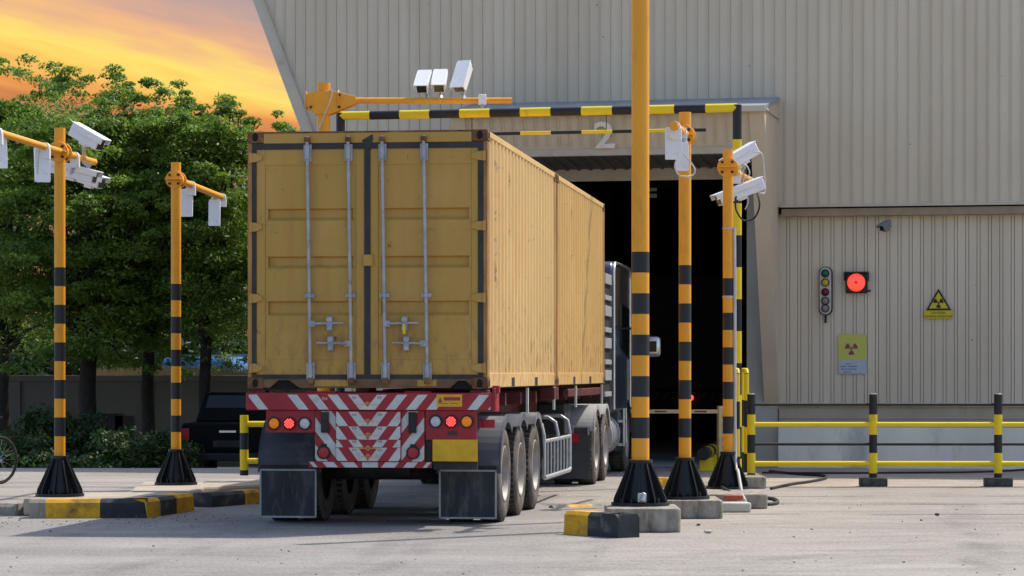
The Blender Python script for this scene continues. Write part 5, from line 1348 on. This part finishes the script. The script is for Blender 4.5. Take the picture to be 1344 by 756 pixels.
tree('distant tree showing between the container and the leaning wall', 352, 62, 178, 1.1, 1.2, 2.0, 53, 70, .1, extra=((.32, 0, 7.6, .22), (.22, 0, 7.9, .16), (.5, 0, 7.5, .2), (.2, 0, 7.3, .3)))
def far_wood():
    g = random.Random(3); cs = []; rs = []
    for i in range(600):
        X = g.uniform(-24, -3.0); Y = g.uniform(74, 88); cs.append((X, Y, g.uniform(-.4, 8.6-.2*abs(X+12)) if i%2 else g.uniform(-.4, 3.2))); rs.append(g.uniform(.9, 1.5))
    o = leaf_mesh('far_wood', cs, rs, 110, .36, m_leafd, None, 91); tag(o, 'mass of far trees behind the boundary wall', kind='stuff')
far_wood()
def shrub(label, px, Y, w, h, seed, n=40):
    X = gx(px, Y); zg = gz(X, Y); t = root('shrub', label, 'shrub', (X, Y, zg), 0, 'dark green shrubs below the boundary wall')
    g = random.Random(seed); cs = []; rs = []
    for i in range(n):
        a = g.random()*6.28; q = g.random()**.5; z = g.uniform(.15, 1)*h*(1-.45*q*q); cs.append((math.cos(a)*q*w, math.sin(a)*q*.7, z-.1)); rs.append(g.uniform(.18, .32))
    leaf_mesh('foliage', cs, rs, 90, .11, m_leafd, t, seed, .8, .4)
    m = M()
    for i in range(7): c = cs[i]; m.tube([(0, 0, -.05), (c[0]*.4, c[1]*.4, c[2]*.6), c], [.025, .018, .006], n=5)
    m.build('stems', m_bark, t)
for i, (px, Y, w, h, lab) in enumerate(((-10, 52, .8, 1.1, 'shrub partly cut by the left edge of the picture'), (28, 51.5, .9, 1.15, 'shrub behind the bicycle wheel'), (62, 53.5, .7, 1.45, 'tall shrub just left of the leftmost pole'),
        (112, 53.8, .8, 1.35, 'tall shrub just right of the leftmost pole at the thick trunk'), (148, 51.5, .9, 1.1, 'low wide shrub midway between the two left-hand poles'), (186, 52, .8, 1.05, 'shrub at the slender trunk'), (218, 51.8, .6, 1.0, 'shrub nearest the parked pickup'))):
    shrub(lab, px, Y, w, h, 60+i)
# dry grass and wild growth along the wall top
def wild():
    g = np.random.default_rng(8); n = 2600; X = g.uniform(gx(110, 61), gx(345, 61), n); Y = 61.2+g.random(n)*.8; z0 = 1.1+g.random(n)*.1; h = .35+g.random(n)*.25
    v = np.zeros((n, 3, 3)); dx = g.normal(size=n)*.06; w = .012+.01*g.random(n)
    v[:, 0] = np.stack([X-w, Y, z0], 1); v[:, 1] = np.stack([X+w, Y, z0], 1); v[:, 2] = np.stack([X+dx, Y+g.normal(size=n)*.05, z0+h], 1)
    me = bpy.data.meshes.new('dry_grass'); me.from_pydata(v.reshape(-1, 3).tolist(), [], [(3*i, 3*i+1, 3*i+2) for i in range(n)])
    me.materials.append(mat('dry_stalk', (.42, .33, .2), .8)); o = bpy.data.objects.new('dry_grass', me); COL.objects.link(o); tag(o, 'dry pale grass showing above the boundary wall', kind='stuff')
    b = M(); b.box(gx(100, 61), gx(350, 61), 61.1, 62.2, -.5, 1.15); tag(b.build('soil_bank', mat('soil', (.12, .09, .06), .95)), kind='structure')
wild()
def boundary_wall():
    Y = 60.0; t = root('boundary_wall', 'long grey rendered boundary wall in the shade of the trees', 'wall', (-12, Y, -.5))
    x1 = 8.2; m = M(); m.box(-14, x1, 0, .2, 0, 1.86); m.build('wall_body', m_bwall, t)
    m = M(); m.box(-14, x1, -.05, .25, 1.86, 1.99); m.build('coping', m_bwall, t, bevel=.01)
    m = M(); x = -13.5
    while x < x1: m.box(x, x+.25, -.06, 0, 0, 1.86); x += 2.9
    m.build('pilaster', m_bwall, t)
    m = M(); xx = gx(146, Y)+12; m.box(xx-.33, xx+.25, -.03, .0, .15, 1.15); xx = gx(166, Y)+12; m.box(xx-.25, xx+.15, -.03, 0, .15, 1.1); m.build('vent_grille', m_chassis, t)
boundary_wall()
def van(label, px, Y, w=1.9, h=2.42, L=5.0, seed=0):
    X = gx(px, Y); t = root('parked_van', label, 'van', (X, Y, -.5), R(-78 if seed else 80), 'blue vans parked behind the wall')
    m = M(); m.prism([(0, .35), (L-.1, .35), (L, .9), (L-.4, 1.35), (L-1.1, h-.15), (L-1.6, h), (.15, h), (0, h-.2)], -w/2, w/2, 'y'); m.build('van_body', m_blue, t, bevel=.06)
    for s in (-1, 1):
        for a, b in ((.4, 1.4), (1.6, 2.6), (2.8, 3.7)):
            m = M(); m.box(a, b, *sorted((s*w/2, s*(w/2+.01))), 1.45, 2.1); m.build('window', m_bwin, t)
        for x in (.9, L-.95): m = M(); m.lathe([(.1, -.1), (.34, -.1), (.34, .1), (.1, .1)], (x, s*(w/2-.08), .34), 'y', 24); m.build('wheel', m_tread, t)
    m = M(); m.box(-.01, .0, -.7, .7, 1.4, 2.15); m.build('rear_window', m_bwin, t)
    m = M(); m.box(.4, L-1.8, -w/2+.1, w/2-.1, h, h+.06); m.build('roof_rack', m_rack, t)
van('blue van roof showing above the wall between the second pole and the container', 262, 66, seed=0)
van('blue van behind the wall seen past the trunk nearest the container', 330, 67.5, seed=1)

# ------------------------------------------------------------------ pickup
def pickup():
    Y = 52.6; X = gx(299, Y); zg = -.5
    t = root('parked_pickup', 'black pickup truck seen from behind in the tree shade', 'pickup truck', (X, Y, zg), 0)
    m = M(); m.prism([(-.86, .42), (.86, .42), (.9, .6), (.9, 1.0), (.87, 1.08), (-.87, 1.08), (-.9, 1.0), (-.9, .6)], 0, 4.9, 'y'); m.build('body', m_pickup, t, bevel=.03)
    m = M(); vs = []
    for y, hw, z in ((1.5, .80, 1.08), (1.75, .62, 1.66), (3.1, .62, 1.66), (3.8, .80, 1.08)): vs += [(-hw, y, z), (hw, y, z)]
    m.add(vs, [(0, 1, 3, 2), (2, 3, 5, 4), (4, 5, 7, 6), (0, 2, 4, 6), (1, 7, 5, 3), (0, 6, 7, 1)]); cb = m.build('cab', m_pickup, t, bevel=.05)
    m = M(); m.add([(-.66, 1.53, 1.13), (.66, 1.53, 1.13), (.55, 1.715, 1.60), (-.55, 1.715, 1.60)], [(0, 1, 2, 3)]); o = m.build('rear_window', m_bwin, cb)
    m = M(); m.box(-.72, .72, -.03, .0, .55, 1.06); tg = m.build('tailgate', m_pickup, t, bevel=.015)
    m = M(); m.box(-.16, .16, -.05, -.028, .90, .94); m.build('tailgate_handle', m_chrome, tg)
    m = M(); m.box(-.88, .88, -.16, .0, .36, .5); m.build('rear_bumper', m_chassis, t, bevel=.02)
    for s in (-1, 1):
        m = M(); m.box(*sorted((s*.74, s*.88)), -.03, .0, .62, .98); m.build('tail_lamp', m_redref, t)
        for y in (.95, 4.0): m = M(); m.lathe([(.12, -.12), (.36, -.12), (.38, -.08), (.38, .08), (.36, .12), (.12, .12)], (s*.78, y, .38), 'x', 28); m.build('wheel', m_tread, t)
    m = M(); m.box(-.28, .28, -.045, -.03, .62, .75); m.build('number_plate', m_chassis, t)
pickup()

# ------------------------------------------------------------------ bicycle at the left edge
def bicycle():
    Y = 38.1; X = gx(-1, Y); t = root('bicycle', 'blue bicycle half cut off by the left edge of the picture', 'bicycle', (X, Y, 0), R(232))
    # local +x runs from this wheel toward the other one
    for x, nm in ((0, 'front_wheel'), (1.02, 'rear_wheel')):
        w = bpy.data.objects.new(nm, None); COL.objects.link(w); w.parent = t
        m = M(); m.tube([(x+.32*math.cos(a), 0, .335+.32*math.sin(a)) for a in [2*math.pi*i/40 for i in range(40)]], .017, n=8, closed=True); m.build('tyre', m_tread, w)
        m = M(); m.tube([(x+.298*math.cos(a), 0, .335+.298*math.sin(a)) for a in [2*math.pi*i/40 for i in range(40)]], .008, n=6, closed=True); m.build('rim', m_chassis, w)
        m = M()
        for i in range(18): a = 2*math.pi*i/18; m.cyl((x, .02*(-1)**i, .335), (x+.295*math.cos(a), 0, .335+.295*math.sin(a)), .0012, n=4)
        m.cyl((x, -.04, .335), (x, .04, .335), .02, n=10); m.build('spokes', m_chrome, w)
    b = M(); hd = Vector((.17, 0, .78)); st = Vector((.72, 0, .80)); bb = Vector((.60, 0, .30)); ra = Vector((1.02, 0, .335))
    for a, c, r in ((hd, st, .018), (hd+Vector((.02, 0, -.1)), bb, .02), (st, bb, .018), (bb, ra, .012), (st, ra, .01)): b.cyl(a, c, r, n=10)
    b.build('frame', m_blue, t)
    b = M(); b.cyl((0, .03, .335), (.13, .03, .66), .014, n=8); b.cyl((0, -.03, .335), (.13, -.03, .66), .014, n=8); b.cyl((.12, 0, .66), (.20, 0, .95), .018, n=8); b.build('fork', m_blue, t)
    b = M(); b.tube([(.16, -.24, .93), (.19, -.17, .94), (.2, 0, .93), (.19, .17, .94), (.16, .24, .93)], .013, n=8); b.build('handlebar', m_chassis, t)
    b = M(); b.prism([(.6, -.02), (.62, .03), (.86, .08), (.88, 0), (.86, -.08), (.62, -.03)], .93, .98, 'z'); b.cyl((.72, 0, .8), (.74, 0, .94), .013, n=8); b.build('saddle', m_chassis, t)
    b = M(); b.lathe([(.001, -.02), (.09, -.02), (.09, -.012), (.001, -.012)], (.60, -.03, .30), 'y', 20); b.box(.52, .54, -.12, -.03, .14, .16); b.cyl((.6, -.05, .3), (.53, -.07, .15), .01, n=6); b.build('crank', m_galv, t)
bicycle()
